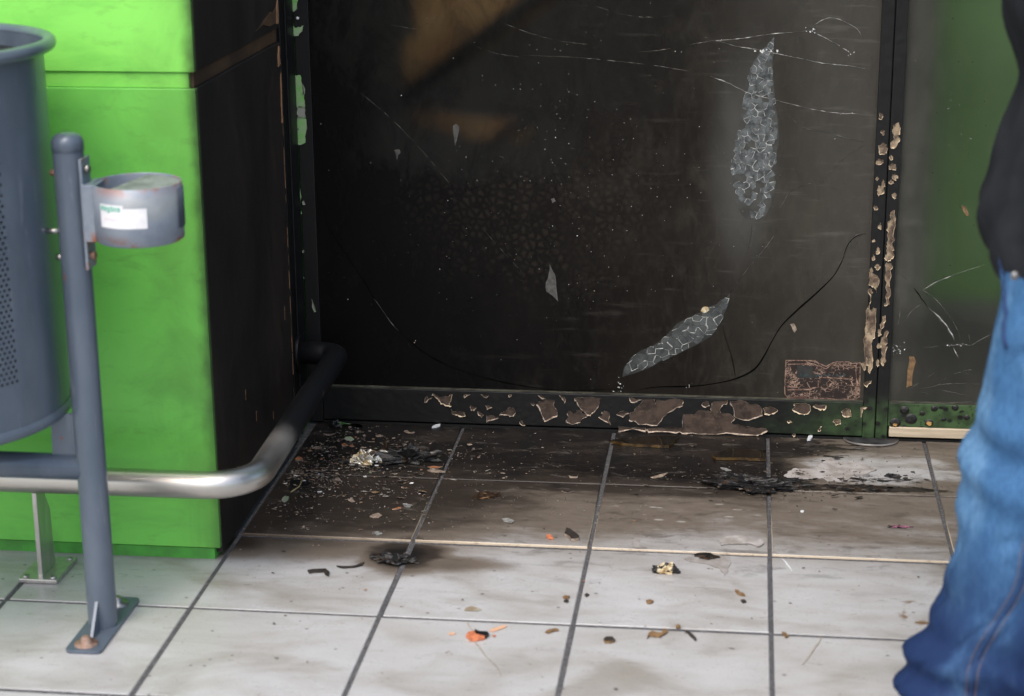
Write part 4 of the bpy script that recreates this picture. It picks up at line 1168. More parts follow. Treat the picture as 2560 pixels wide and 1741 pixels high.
# ------------------------------------------------------------------ interior behind the glass
bm = B(); box(bm, -2.3, 2.6, 0.71, 3.2, -0.15, 0.0); struct(finish('interior_floor', bm, 'interior_floor'))
bm = B(); box(bm, -2.3, 2.6, 3.2, 3.3, -0.1, 2.6); struct(finish('interior_wall', bm, 'interior'))
bm = B(); box(bm, -2.3, -2.2, 0.72, 3.19, 0.0, 2.6); struct(finish('interior_wall', bm, 'interior'))
gx0 = on_y(2300, 400, 0.86).x
pn = thing('green_partition', 'tall green panel behind the right-hand glass pane', 'partition', (0.9, 0.87, 0))
zz = on_y(2450, 732, 0.86).z; z3_ = on_y(2450, 785, 0.86).z
def pbox(name, x0, x1, y0, y1, z0, z1, m):
    bm = B(); box(bm, x0, x1, y0, y1, z0, z1); return finish(name, bm, m, pn)
pbox('panel', gx0, 1.45, 0.86, 0.90, zz, 2.0, 'int_green')
pbox('skirting', gx0 - 0.05, 1.45, 0.855, 0.90, z3_, zz - 0.001, 'int_grey')
pbox('base', gx0 - 0.05, 1.45, 0.858, 0.90, 0.0, z3_ - 0.001, 'int_dark')
def ipoly(name, pxs, Y, m, label, cat, th=0.012, n=3, seed=0):
    rnd = random.Random(seed)
    pts = jag([Vector((p.x, p.z)) for p in (on_y(x, y, Y) for x, y in pxs)], n, 0.10, rnd)
    bm = B(); prism(bm, [(p.x, Y, p.y) for p in pts], (0, 1, 0), th)
    return tag(finish(name, bm, m), label, cat)
ipoly('torn_board', [(1045, -260), (1052, 85), (1022, 88), (1018, 120), (1015, 150), (1022, 228), (1100, 190), (1190, 140), (1260, 90), (1330, 45), (1400, -5), (1440, -60), (1460, -260)], 0.83, 'cardboard', 'torn brown board seen dimly through the top of the sooty glass', 'board', seed=2)
ipoly('torn_board', [(1030, 270), (1080, 262), (1150, 282), (1290, 290), (1345, 320), (1320, 345), (1240, 342), (1130, 325), (1090, 305), (1060, 310)], 0.83, 'cardboard', 'low strip of brown board under the dark strut behind the sooty glass', 'board', seed=3)
a, b = on_y(1010, 245, 0.80), on_y(1480, -115, 0.80)
bm = B(); tube(bm, [a, b], 0.017, 12); tag(finish('strut', bm, 'strut'), 'long dark slanting strut behind the sooty glass', 'strut')
a, b = on_y(1225, 355, 0.80), on_y(1370, 265, 0.80)
bm = B(); tube(bm, [a, b], 0.010, 12); tag(finish('strut', bm, 'strut'), 'short dark slanting strut below the long one behind the glass', 'strut')
bm = B(); box(bm, PX + 0.002, 2.6, -0.10, DOOR - 0.002, 2.46, 2.60); struct(finish('unseen_shade_slab', bm, 'fascia'))  # unseen slab, added over the doorway to darken the recess
# fascia over the shopfront, above the frame of the picture
bm = B(); box(bm, PX + 0.001, 2.6, DOOR + 0.002, DOOR + 0.06, ZT + 0.092, 3.3); tag(finish('fascia', bm, 'fascia'), 'green fascia wall above the shopfront', 'fascia')
# ------------------------------------------------------------------ stainless bumper rail round the pillar corner
RZ, RY, RX, RR = 0.187, -0.228, -0.902, 0.0245
rl = thing('bumper_rail', 'low stainless steel tube rail bending round the pillar corner, sooted at the back', 'rail', (-1.285, -0.205, 0))
path = [(-2.5, RY, RZ), (-2.0, RY, RZ), (-1.5, RY, RZ), (-1.0, RY, RZ)]
br = 0.085
for k in range(0, 13):
    a = -math.pi / 2 + (math.pi / 2) * k / 12
    path.append((RX - br + br * math.cos(a), RY + br + br * math.sin(a), RZ))
for k in range(1, 6):
    path.append((RX - 0.012 * k / 6, RY + br + (0.50 - RY - br) * k / 6, RZ))
RXB, RYB, b2 = RX - 0.012, 0.575, 0.034
for k in range(0, 9):
    a = (math.pi / 2) * k / 8
    path.append((RXB - b2 + b2 * math.cos(a), RYB - b2 + b2 * math.sin(a), RZ))
path.append((PX - 0.006, RYB, RZ))
bm = B(); tube(bm, path, RR, 32); finish('tube', bm, 'steel', rl)
bm = B(); tube(bm, [(PX - 0.0098, RYB, RZ), (PX - 0.002, RYB, RZ)], 0.041, 32); finish('wall_flange', bm, 'soot_frame', rl, bevel=0.001)
def support(cx):
    s = B()
    prism(s, [(cx - 0.004, -0.246, 0.008), (cx - 0.004, -0.180, 0.008), (cx - 0.004, -0.184, 0.115), (cx - 0.004, -0.213, RZ - 0.021), (cx - 0.004, -0.244, RZ - 0.021)], (1, 0, 0), 0.008)
    leg = finish('support_leg', s, 'steel_plain', rl, bevel=0.0008)
    s = B(); box(s, cx - 0.036, cx + 0.034, -0.258, -0.150, 0.0006, 0.0082)
    pl = finish('base_plate', s, 'steel_plain', rl, bevel=0.0015)
    for bx, by in ((-0.026, -0.247), (0.024, -0.247), (-0.026, -0.162), (0.024, -0.162)):
        s = B(); lathe(s, [(0.0001, 0.004), (0.004, 0.0036), (0.0058, 0.0018), (0.006, 0)], (cx + bx, by, 0.0083), seg=16)
        finish('screw', s, 'bolt', pl)
support(-1.288)
support(-2.05)

# ------------------------------------------------------------------ litter bin on two posts
BY = -0.42
PXP = -1.1145                     # near post
BR, BX = 0.232, -1.1145 - 0.0245 - 0.018 - 0.232
lb = thing('litter_bin', 'blue-grey perforated metal litter bin hung on a tube frame with an ashtray', 'litter bin', (BX, BY, 0))
PR = 0.0243
TOP = 0.836
def post(x):
    s = B(); tube(s, [(x, BY, 0.006), (x, BY, TOP - 0.012)], PR, 32, False)
    o = finish('post', s, 'paint', lb)
    s = B(); lathe(s, [(0.0001, 0.016), (0.010, 0.0155), (0.018, 0.013), (0.0225, 0.0085), (0.0252, 0.002), (0.0255, -0.012), (0.0246, -0.0125)], (x, BY, TOP - 0.012), seg=32)
    finish('post_cap', s, 'paint', o)
    s = B()
    x0, x1, y0, y1 = x - 0.031, x + 0.030, BY - 0.106, BY + 0.112
    pts = []
    for cx, cy, a0 in ((x1 - .01, y1 - .01, 0), (x0 + .01, y1 - .01, 90), (x0 + .01, y0 + .01, 180), (x1 - .01, y0 + .01, 270)):
        for k in range(5):
            a = R(a0 + 22.5 * k); pts.append((cx + .01 * math.cos(a), cy + .01 * math.sin(a), 0.0005))
    prism(s, pts, (0, 0, 1), 0.0055)
    f = finish('base_plate', s, 'paint', o, bevel=0.0008)
    for sg in (-1, 1):
        yb = BY + sg * 0.080
        s = B(); lathe(s, [(0.0001, 0.0145), (0.006, 0.0140), (0.0085, 0.011), (0.0092, 0.004), (0.019, 0.0032), (0.0195, 0.0)], (x - 0.002, yb, 0.0061), seg=24)
        finish('anchor_bolt', s, 'rust' if sg < 0 else 'bolt', o)
        s = B(); prism(s, [(x - 0.0025, BY + sg * PR * .9, 0.0062), (x - 0.0025, BY + sg * 0.062, 0.0062), (x - 0.0025, BY + sg * PR * .9, 0.060)], (1, 0, 0), 0.005)
        finish('gusset', s, 'paint', o)
    return o
p1 = post(PXP)
XF = 2 * BX - PXP
p2 = post(XF)
s = B(); tube(s, [(XF + 0.01, BY, 0.2855), (PXP - 0.01, BY, 0.2855)], 0.0215, 28); finish('crossbar', s, 'paint', lb)
s = B(); prism(s, [(PXP - 0.064, BY - 0.003, 0.302), (PXP - 0.020, BY - 0.003, 0.302), (PXP - 0.020, BY - 0.003, 0.378), (PXP - 0.062, BY - 0.003, 0.376)], (0, 1, 0), 0.006)
finish('stop_plate', s, 'paint', lb, bevel=0.0008)
# drum with real perforations on the front
Z0, Z1 = 0.372, 0.968
PH0, PH1, PZ0, PZ1 = R(-120), R(-27), 0.462, 0.905
def dp(bm, a, z, r=BR): return bm.verts.new((BX + r * math.cos(a), BY + r * math.sin(a), z))
s = B()
def arc(a0, a1, z0, z1, n):
    va = [dp(s, a0 + (a1 - a0) * k / n, z0) for k in range(n + 1)]
    vb = [dp(s, a0 + (a1 - a0) * k / n, z1) for k in range(n + 1)]
    for k in range(n):
        f = s.faces.new((va[k], va[k + 1], vb[k + 1], vb[k])); f.smooth = True
arc(PH1, PH0 + 2 * math.pi, PZ0, PZ1, 72)
arc(0, 2 * math.pi, Z0, PZ0, 96)
arc(0, 2 * math.pi, PZ1, Z1, 96)
pit = 0.0092; prow = 0.0082
na = int((PH1 - PH0) * BR / pit); da = (PH1 - PH0) / na
nr = int((PZ1 - PZ0) / prow); dz = (PZ1 - PZ0) / nr
hr_a = 0.0027 / BR; hr_z = 0.0027
for r_ in range(nr):
    z0 = PZ0 + r_ * dz; z1 = z0 + dz; zc = (z0 + z1) / 2
    sh = 0.5 * (r_ % 2)
    if r_ % 2:
        arc(PH0, PH0 + da / 2, z0, z1, 1); arc(PH1 - da / 2, PH1, z0, z1, 1)
    for c_ in range(na - (r_ % 2)):
        a0 = PH0 + (c_ + sh) * da; a1 = a0 + da; ac = (a0 + a1) / 2
        o_ = [(a0, z0), (ac, z0), (a1, z0), (a1, zc), (a1, z1), (ac, z1), (a0, z1), (a0, zc)]
        i_ = [(ac + hr_a * math.cos(R(225 + 45 * k)), zc + hr_z * math.sin(R(225 + 45 * k))) for k in range(8)]
        vo = [dp(s, *q) for q in o_]; vi = [dp(s, *q) for q in i_]
        for k in range(8):
            f = s.faces.new((vo[k], vo[(k + 1) % 8], vi[(k + 1) % 8], vi[k])); f.smooth = True
drum = finish('drum', s, 'paint', lb)
s = B(); lathe(s, [(BR - 0.02, 0.0), (BR - 0.002, 0.002), (BR + 0.0025, 0.004), (BR + 0.006, 0.010), (BR + 0.0055, 0.016), (BR + 0.0008, 0.022)], (BX, BY, Z0 - 0.004), seg=96)
finish('base_ring', s, 'paint', lb)
s = B(); lathe(s, [(0.001, 0.0), (BR - 0.021, 0.0)], (BX, BY, Z0 - 0.003), seg=64); finish('drum_floor', s, 'bin_inside', lb)
s = B(); lathe(s, [(BR + 0.010 + 0.0105 * math.cos(a), 0.0105 * math.sin(a)) for a in (2 * math.pi * k / 14 for k in range(15))], (BX, BY, Z1 + 0.002), seg=96); finish('rolled_rim', s, 'paint', lb)
s = B(); lathe(s, [(BR - 0.012, -0.58), (BR - 0.012, -0.02)], (BX, BY, Z1), seg=64); finish('liner', s, 'bin_inside', lb)
s = B(); tube(s, [(PXP - PR - 0.022, BY - 0.004, 0.683), (PXP - PR + 0.004, BY - 0.004, 0.683)], 0.0042, 14); finish('pivot_pin', s, 'bolt', lb)
for z in (0.776, 0.640):
    s = B(); tube(s, [(PXP - PR - 0.006, BY - 0.002, z), (PXP - PR + 0.004, BY - 0.002, z)], 0.0052, 10); finish('bolt', s, 'bolt' if z < 0.7 else 'rust', lb)
# ashtray
AX, AR, AZ0, AZ1 = -1.0065, 0.0690, 0.672, 0.764
s = B(); lathe(s, [(0.0001, -0.0005), (AR - 0.004, 0.0), (AR, 0.003), (AR, AZ1 - AZ0), (AR - 0.0018, AZ1 - AZ0 + 0.0006), (AR - 0.0022, AZ1 - AZ0 - 0.001), (AR - 0.0022, 0.006)], (AX, BY, AZ0), seg=64)
ashtray = finish('ashtray', s, 'ash', lb)
ashtray['label'] = 'round tin ashtray with a white sticker, rusty at the rims'
# half lid: a disc segment over the right side of the bowl
s = B()
lidr = AR - 0.003
pts = [(AX + lidr * math.cos(R(a)), BY + lidr * math.sin(R(a)), AZ1 - 0.004) for a in range(-116, 99, 6)]
prism(s, pts, (0, 0, 1), 0.0015)
finish('ashtray_lid', s, 'lid', ashtray)
# bracket: flanged plate against the post
s = B(); box(s, PXP + PR - 0.002, PXP + PR + 0.0025, BY - 0.020, BY + 0.020, 0.624, 0.801); br_ = finish('bracket_flange', s, 'ash', ashtray, bevel=0.0008)
s = B(); box(s, PXP + PR + 0.0027, AX - AR + 0.006, BY - 0.028, BY - 0.0245, 0.672, 0.762); finish('bracket_arm', s, 'ash', ashtray, bevel=0.0006)
s = B(); box(s, PXP + PR + 0.0027, AX - AR + 0.006, BY + 0.0245, BY + 0.028, 0.672, 0.762); finish('bracket_arm', s, 'ash', ashtray, bevel=0.0006)
s = B(); box(s, PXP + PR + 0.0027, AX - AR + 0.008, BY - 0.0243, BY + 0.0243, 0.7575, 0.7612); finish('bracket_top', s, 'ash', ashtray)
for z, m in ((0.784, 'bolt'), (0.645, 'rust')):
    s = B(); tube(s, [(PXP + PR + 0.002, BY - 0.006, z), (PXP + PR + 0.011, BY - 0.006, z)], 0.0068, 6); finish('bracket_bolt', s, m, ashtray)
s = B(); lathe(s, [(AR + 0.0006, 0.022), (AR + 0.0022, 0.022), (AR + 0.0022, 0.0855), (AR + 0.0006, 0.0855)], (AX, BY, AZ0), seg=6, a0=R(-12), a1=R(13)); finish('ashtray_hasp', s, 'paint', ashtray)
def on_ash(name, a0, a1, z0, z1, m, parent, r=0.0005, n=16, cut=None):
    s = B()
    va = [s.verts.new((AX + (AR + r) * math.cos(R(a0 + (a1 - a0) * k / n)), BY + (AR + r) * math.sin(R(a0 + (a1 - a0) * k / n)), z0)) for k in range(n + 1)]
    vb = [s.verts.new((AX + (AR + r) * math.cos(R(a0 + (a1 - a0) * k / n)), BY + (AR + r) * math.sin(R(a0 + (a1 - a0) * k / n)), z1)) for k in range(n + 1)]
    for k in range(n):
        s.faces.new((va[k], va[k + 1], vb[k + 1], vb[k]))
    return finish(name, s, m, parent)
stick = on_ash('sticker', -128, -62, 0.7035, 0.7350, 'white_sticker', ashtray)
on_ash('sticker_end', -128, -92, 0.7351, 0.7400, 'white_sticker', stick, 0.0005, 6)
a_ = -126.0
for w_, lo, hi in ((4.4, 0.7305, 0.7377), (4.6, 0.7300, 0.7370), (4.2, 0.7275, 0.7365), (4.4, 0.7300, 0.7377), (3.8, 0.7302, 0.7365), (4.2, 0.7300, 0.7367)):
    on_ash('sticker_letter', a_, a_ + w_, lo, hi, 'green_ink', stick, 0.0009, 2)
    if a_ > -126: on_ash('sticker_letter_eye', a_ + 1.0, a_ + 2.0, lo + 0.002, hi - 0.0025, 'white_sticker', stick, 0.0012, 1)
    a_ += w_ + 0.9
on_ash('sticker_line', -122, -98, 0.7165, 0.7185, 'pink_ink', stick, 0.0009, 6)

# ------------------------------------------------------------------ debris on the floor
ZF = 0.0040          # top of the doorway tiles (the raised rows)
ZL = 0.0006          # top of the outer tiles
def fz(p): return ZF if p.y > 0 else ZL
def fpt(x, y):
    p = on_z(x, y, ZF)
    if p.y < 0: p = on_z(x, y, ZL)
    return p
def clump(name, c, sx, sy, sz, seed, mats, label, cat='debris', group=None, pick=None, rough=0.7, sub=4, rot=0.0, parent=None):
    bm = B(); bmesh.ops.create_icosphere(bm, subdivisions=sub, radius=1.0)
    off = Vector((seed * 3.1, seed * 1.7, seed * 0.9))
    rm = Matrix.Rotation(rot, 3, 'Z')
    for v in bm.verts:
        d = v.co.normalized()
        k = 1 + rough * mnoise.fractal(d * 1.6 + off, 0.8, 2.0, 4) + 0.22 * mnoise.noise(d * 9 + off)
        q = d * k
        v.co = rm @ Vector((q.x * sx, q.y * sy, max(-0.12, q.z) * sz))
        v.co += Vector((c[0], c[1], c[2] + 0.10 * sz))
    for f in bm.faces:
        p = f.calc_center_median()
        if pick: f.material_index = pick(p, mnoise.noise(p * 90 + off))
        else: f.material_index = 0
    o = finish(name, bm, mats, parent)
    return tag(o, label, cat, group) if parent is None else o
p = fpt(985, 1408)
clump('burnt_lump', (p.x, p.y + 0.012, ZL), 0.036, 0.020, 0.009, 2, ['char', 'char_brown'], 'flat black burnt lump with soot streaks, on the grout line below the bright tile edge', pick=lambda p, v: 1 if v > 0.42 else 0)
pa = fpt(905, 1160); pb = fpt(1005, 1152)
fo = thing('burnt_wrapper', 'charred black wrapper with a silvery foil lump, on the dark tiles near the corner', 'wrapper', (pa.x, pa.y, ZF))
clump('foil', (pa.x + 0.003, pa.y, ZF + 0.004), 0.022, 0.014, 0.022, 5, ['foil', 'char_brown', 'ivory'], '', pick=lambda p, v: 1 if v > 0.28 else (2 if v < -0.40 else 0), rough=0.55, parent=fo)
clump('charred_end', (pa.x - 0.026, pa.y + 0.002, ZF), 0.022, 0.011, 0.008, 6, ['char', 'char_brown'], '', pick=lambda p, v: 1 if v > 0.35 else 0, parent=fo)
clump('charred_strip', ((pa.x + pb.x) / 2, (pa.y + pb.y) / 2 - 0.002, ZF), 0.040, 0.013, 0.006, 7, ['char', 'char_brown'], '', pick=lambda p, v: 1 if v > 0.45 else 0, parent=fo, rot=0.15)
clump('charred_sheet', (pb.x + 0.012, pb.y + 0.004, ZF), 0.044, 0.022, 0.024, 8, ['char', 'char_brown', 'foil'], '', pick=lambda p, v: 1 if v > 0.40 else (2 if v < -0.62 else 0), parent=fo, rough=0.9)
clump('foil_knob', (pa.x + 0.032, pa.y + 0.006, ZF + 0.004), 0.007, 0.006, 0.010, 9, ['chip', 'ivory'], '', pick=lambda p, v: 1 if v > 0.1 else 0, parent=fo, sub=3)
q = fpt(968, 1130)
s = B(); tube(s, [(q.x, q.y, ZF), (q.x - 0.003, q.y + 0.002, ZF + 0.012), (q.x, q.y + 0.003, ZF + 0.022), (q.x + 0.006, q.y + 0.002, ZF + 0.024)], [0.004, 0.005, 0.0045, 0.002], 8); finish('curled_tab', s, 'char_brown', fo)
p = fpt(1662, 1430)
clump('melted_lump', (p.x, p.y, ZL), 0.021, 0.010, 0.013, 12, ['ivory', 'char'], 'small ivory and black melted lump alone on a pale tile', 'debris', None, pick=lambda p, v: 1 if (v > 0.12 or abs(p.x - on_z(1662, 1430, ZL).x) > 0.013) else 0, rough=0.6)
p = fpt(1905, 1222)
clump('burnt_crust', (p.x - 0.02, p.y + 0.02, ZF - 0.001), 0.080, 0.034, 0.013, 14, ['char', 'char_brown', 'flake_beige'], 'ragged black burnt crust across the joint in front of the mullion', pick=lambda p, v: 1 if v > 0.45 else (2 if v < -0.66 else 0), rough=1.0, sub=5)
p = fpt(2155, 1222)
clump('burnt_crust', (p.x, p.y, ZF), 0.048, 0.016, 0.003, 15, ['char', 'char_brown'], 'thin elongated black crust below the grey residue patch', pick=lambda p, v: 1 if v > 0.1 else 0)
p = fpt(1215, 1240)
clump('rusty_stain_crumbs', (p.x, p.y, ZF), 0.022, 0.020, 0.0018, 17, ['char_brown', 'brown_crumb'], 'rusty brown crumbly smudge on the dim tile beneath the long rail patches', pick=lambda p, v: 1 if v > 0.35 else 0)
p = fpt(2231, 1192)
clump('soot_crumb', (p.x, p.y, ZF), 0.012, 0.007, 0.006, 18, ['char'], 'single black crumb on the pale wiped tile by the jeans', sub=3)
p = fpt(2250, 1318)
clump('pink_scrap', (p.x, p.y, ZF), 0.020, 0.006, 0.002, 19, ['pink_bit', 'char'], 'dull pink scrap near the edge of the jeans', 'scrap', pick=lambda p, v: 1 if v > 0.2 else 0, sub=3)

def plate(name, pxs, m, label, cat='scrap', th=0.002, z=None, edge=None, n=2, amp=0.12, seed=0, curl=0.0, group=None, parent=None):
    rnd = random.Random(seed)
    P = [fpt(x, y) for x, y in pxs]
    zz = (fz(P[0]) if z is None else z) + 0.0003
    pts = jag([Vector((p.x, p.y)) for p in P], n, amp, rnd)
    c = sum(pts, Vector((0, 0))) / len(pts)
    bm = B()
    prism(bm, [(p.x, p.y, zz + curl * (p - c).length * rnd.uniform(0.3, 1)) for p in pts], (0, 0, 1), th, 0, 1 if edge else None)
    o = finish(name, bm, [m, edge] if edge else m, parent)
    return tag(o, label, cat, group) if parent is None else o
z7 = lambda pts: z2(pts, 1300, 840, 860 / 1581)
z6 = lambda pts: z2(pts, 640, 840, 860 / 1581)
z8 = lambda pts: z2(pts, 1900, 840, 660 / 1213)
za = lambda pts: z2(pts, 860, 1300, 640 / 2324)
zb = lambda pts: z2(pts, 1500, 1300, 800 / 2324)
zc = lambda pts: z2(pts, 1760, 1060, 640 / 2324)
zd = lambda pts: z2(pts, 700, 1040, 420 / 2324)
plate('glass_shard', z7([(415, 492), (470, 480), (600, 474), (732, 470), (715, 492), (685, 516), (560, 512), (470, 505)]), 'shard', 'long amber smoked glass shard against the foot of the rail', 'glass shard', 0.006, edge='shard_edge', amp=0.03, seed=1)
plate('glass_shard', z7([(885, 560), (960, 530), (1050, 532), (1130, 540), (1130, 578), (1000, 572), (900, 572)]), 'shard', 'dark amber glass shard by the joint in front of the mullion', 'glass shard', 0.006, edge='shard_edge', amp=0.03, seed=2)
plate('black_chip', za([(2015, 92), (2050, 100), (2105, 140), (2135, 168), (2130, 190), (2060, 195), (2045, 170), (2000, 145), (2012, 120)]), 'flake_dark', 'angular black chip with pale edge beside the brass-coloured step edge', 'chip', 0.005, edge='flake_beige', seed=3, amp=0.05)
plate('orange_chip', za([(1840, 145), (1870, 142), (1895, 165), (1900, 182), (1865, 180), (1838, 165)]), 'orange', 'small orange chip left of the angular black chip', 'chip', 0.003, seed=4)
plate('charred_strip', zb([(618, 808), (640, 815), (690, 855), (702, 875), (690, 882), (650, 845)]), 'flake_dark', 'thin straight black strip on the pale tile at the bottom centre', 'strip', 0.002, seed=5, amp=0.05)
plate('curled_char', z6([(237, 1083), (270, 1078), (320, 1076), (338, 1090), (334, 1108), (318, 1100), (310, 1088), (270, 1090), (245, 1094)]), 'flake_dark', 'curled black sliver with hooked end on the tile right of the pillar', 'sliver', 0.003, seed=6, amp=0.06)
plate('curled_char', z6([(370, 1062), (420, 1064), (460, 1060), (480, 1050), (498, 1046), (490, 1056), (455, 1067), (400, 1070)]), 'flake_dark', 'thin black sliver between the hooked sliver and the burnt lump', 'sliver', 0.0025, seed=7, amp=0.05)
plate('brown_chip', zb([(25, 880), (50, 862), (95, 865), (112, 885), (70, 898), (38, 898)]), 'flake_dark', 'dark oval chip on the bottom tile left of the orange-brown curl', 'chip', 0.004, edge='brown_crumb', seed=8)
plate('brown_curl', zb([(340, 870), (352, 835), (380, 815), (420, 830), (450, 828), (462, 800), (480, 800), (492, 820), (460, 840), (440, 858), (400, 855), (360, 848)]), 'brown_crumb', 'orange-brown curled scrap on the bottom centre tile', 'scrap', 0.003, seed=9)
plate('brown_chip', za([(1825, 1030), (1860, 1008), (1920, 998), (1950, 1010), (1900, 1018), (1850, 1036)]), 'brown_crumb', 'slim brown chip on the bottom tile just left of a joint', 'chip', 0.003, seed=10)
ow = thing('orange_scrap', 'orange waxy scrap burnt black at one end, on a bottom-row tile', 'scrap', tuple(fpt(1195, 1592)))
plate('orange_part', za([(1105, 1070), (1130, 1035), (1180, 1025), (1200, 1055), (1270, 1070), (1280, 1090), (1200, 1105), (1150, 1110), (1130, 1090)]), 'orange', '', th=0.004, seed=11, amp=0.15, parent=ow)
plate('burnt_part', za([(1185, 1020), (1230, 1040), (1300, 1040), (1318, 1060), (1290, 1080), (1230, 1065), (1195, 1050)]), 'char', '', th=0.006, seed=12, parent=ow)
plate('smear', za([(1315, 1010), (1350, 990), (1420, 970), (1470, 955), (1478, 972), (1420, 998), (1350, 1020)]), 'orange_pale', '', th=0.0008, seed=13, parent=ow)
plate('smear', za([(945, 1035), (980, 1025), (1018, 1030), (1000, 1045), (960, 1050)]), 'orange_pale', '', th=0.0006, seed=14, parent=ow)
plate('smear', za([(1345, 1055), (1365, 1045), (1378, 1055), (1360, 1068)]), 'orange', '', th=0.001, seed=15, parent=ow)
plate('white_sliver', zb([(1318, 282), (1350, 305), (1380, 345), (1400, 382), (1375, 350), (1340, 305)]), 'white_thread', 'thin curved white sliver just right of the centre joint', 'sliver', 0.0008, seed=16, amp=0.03)
plate('white_sliver', zc([(935, 158), (950, 120), (975, 110), (985, 80), (996, 82), (985, 130), (965, 155)]), 'white_thread', 'little white paper twist standing against the green end of the rail', 'paper scrap', 0.004, seed=17, amp=0.05)
plate('white_sliver', zd([(2100, 172), (2150, 140), (2220, 125), (2215, 150), (2160, 170)]), 'white_thread', 'white chip at the foot of the rail near the left joint', 'chip', 0.003, seed=18)
plate('silver_crumb', zc([(875, 802), (893, 797), (908, 800), (903, 808), (882, 808)]), 'white_thread', 'silvery crumb on the grey tile in front of the mullion', 'crumb', 0.003, seed=19)
# grey residue patches
plate('dried_residue', z8([(110, 640), (150, 612), (250, 610), (290, 585), (310, 560), (330, 562), (345, 580), (440, 575), (490, 592), (540, 615), (480, 640), (420, 645), (400, 670), (310, 672), (290, 655), (200, 660), (140, 668)]), 'residue', 'pale grey dried residue patch on the tile before the mullion', 'residue', 0.0005, n=6, amp=0.35, seed=20)
plate('dried_residue', zb([(610, 285), (700, 250), (860, 255), (945, 275), (945, 330), (905, 405), (870, 355), (760, 320), (650, 305)]), 'residue_thin', 'thin pale residue patch just below the bright step edge', 'residue', 0.0006, n=3, amp=0.12, seed=21)
plate('dried_residue', zb([(865, 150), (920, 125), (990, 118), (1060, 122), (1120, 160), (1165, 140), (1190, 175), (1150, 200), (1090, 175), (1020, 178), (940, 178), (880, 190)]), 'residue', 'ragged grey residue flake just above the bright step edge', 'residue', 0.0012, n=3, amp=0.14, seed=22)
plate('dried_residue', zb([(232, 160), (260, 130), (290, 150), (300, 195), (345, 205), (270, 205), (235, 200)]), 'residue_thin', 'two-pronged pale smear above the step edge right of the joint', 'residue', 0.0005, n=3, amp=0.12, seed=23)
for k, (pts, lab) in enumerate((
    ([(700, 300), (760, 240), (830, 260), (800, 290), (770, 310), (730, 330)], 'rust'),)):
    pass
p = fpt(1500 + 770 * .3442, 1300 + 270 * .3442)
clump('rust_crumbs', (p.x, p.y, ZL), 0.022, 0.012, 0.003, 23, ['char_brown', 'char'], 'dark rusty crumbs on the thin residue below the step edge', pick=lambda p, v: 1 if v > 0 else 0, sub=3)
# green torn leaf of paint by the wall
lf = thing('green_paint_scrap', 'torn strip of green paint film lying at the foot of the rail near the corner', 'paint scrap', tuple(fpt(870, 1068)))
def leafmesh(pxs, zs, m, name):
    bm = B(); P = []
    for (x, y), z in zip(pxs, zs):
        p = on_y(x, y, 0.635); P.append(p)
    prism(bm, [(p.x, 0.635 - 0.010 * math.sin(i * 1.3), max(p.z, 0.0062)) for i, p in enumerate(P)], (0, -1, 0), 0.0012)
    return finish(name, bm, m, lf)
leafmesh(zd([(765, 85), (850, 65), (930, 100), (970, 150), (1060, 155), (1155, 180), (1130, 210), (1040, 175), (965, 195), (900, 185), (835, 150), (800, 110)]), [0] * 12, 'green_flake', 'green_film')
p = fpt(838, 1066)
clump('soot_ball', (p.x, p.y, ZF + 0.002), 0.011, 0.009, 0.011, 31, ['char'], '', parent=lf, sub=3)
# stem
tag(finish('dry_stem', (lambda s: (tube(s, [fpt(727, 1233) + Vector((0, 0, .002)), fpt(748, 1222) + Vector((0, 0, .004)), fpt(757, 1205) + Vector((0, 0, .006)), fpt(752, 1194) + Vector((0, 0, .002))], [0.0014, 0.0014, 0.0011, 0.0006], 6), s)[1])(B()), 'stem'), 'thin dry forked twig at the mouth of the rail elbow', 'twig')
plate('char_flake', zd([(150, 905), (300, 900), (430, 940), (400, 980), (250, 1010), (145, 1040), (130, 980)]), 'char', 'large black char flake by the rail elbow', 'flake', 0.003, seed=25, n=3)
def trail(pxs, m, w, label):
    P = [fpt(x, y) for x, y in pxs]
    bm = B(); L = []
    for i, p in enumerate(P):
        t = (P[min(i + 1, len(P) - 1)] - P[max(i - 1, 0)]); nn = Vector((-t.y, t.x, 0)).normalized()
        ww = w * (0.5 + 0.6 * abs(mnoise.noise(p * 40)))
        L.append([bm.verts.new(p + nn * ww + Vector((0, 0, .0002))), bm.verts.new(p + Vector((0, 0, .0004))), bm.verts.new(p - nn * ww + Vector((0, 0, .0002)))])
    for a, b in zip(L, L[1:]):
        bm.faces.new((a[0], a[1], b[1], b[0])); bm.faces.new((a[1], a[2], b[2], b[1]))
    tag(finish('drip_trail', bm, m), label, 'drip trail')
trail(zb([(1605, 845), (1602, 865), (1588, 895), (1562, 925), (1545, 955), (1525, 985), (1490, 1030), (1470, 1052)]), 'tea', 0.0017, 'thin brown drip trail on the bottom tile right of the centre joint')
trail(za([(1120, 930), (1130, 960), (1155, 990), (1185, 1015), (1190, 1020)]), 'tea', 0.0018, 'short brown drip trail running down to the orange scrap')
trail(za([(1190, 1110), (1240, 1170), (1280, 1230), (1340, 1290), (1400, 1350), (1430, 1420)]), 'tea', 0.0013, 'faint brown drip trail below the orange scrap')
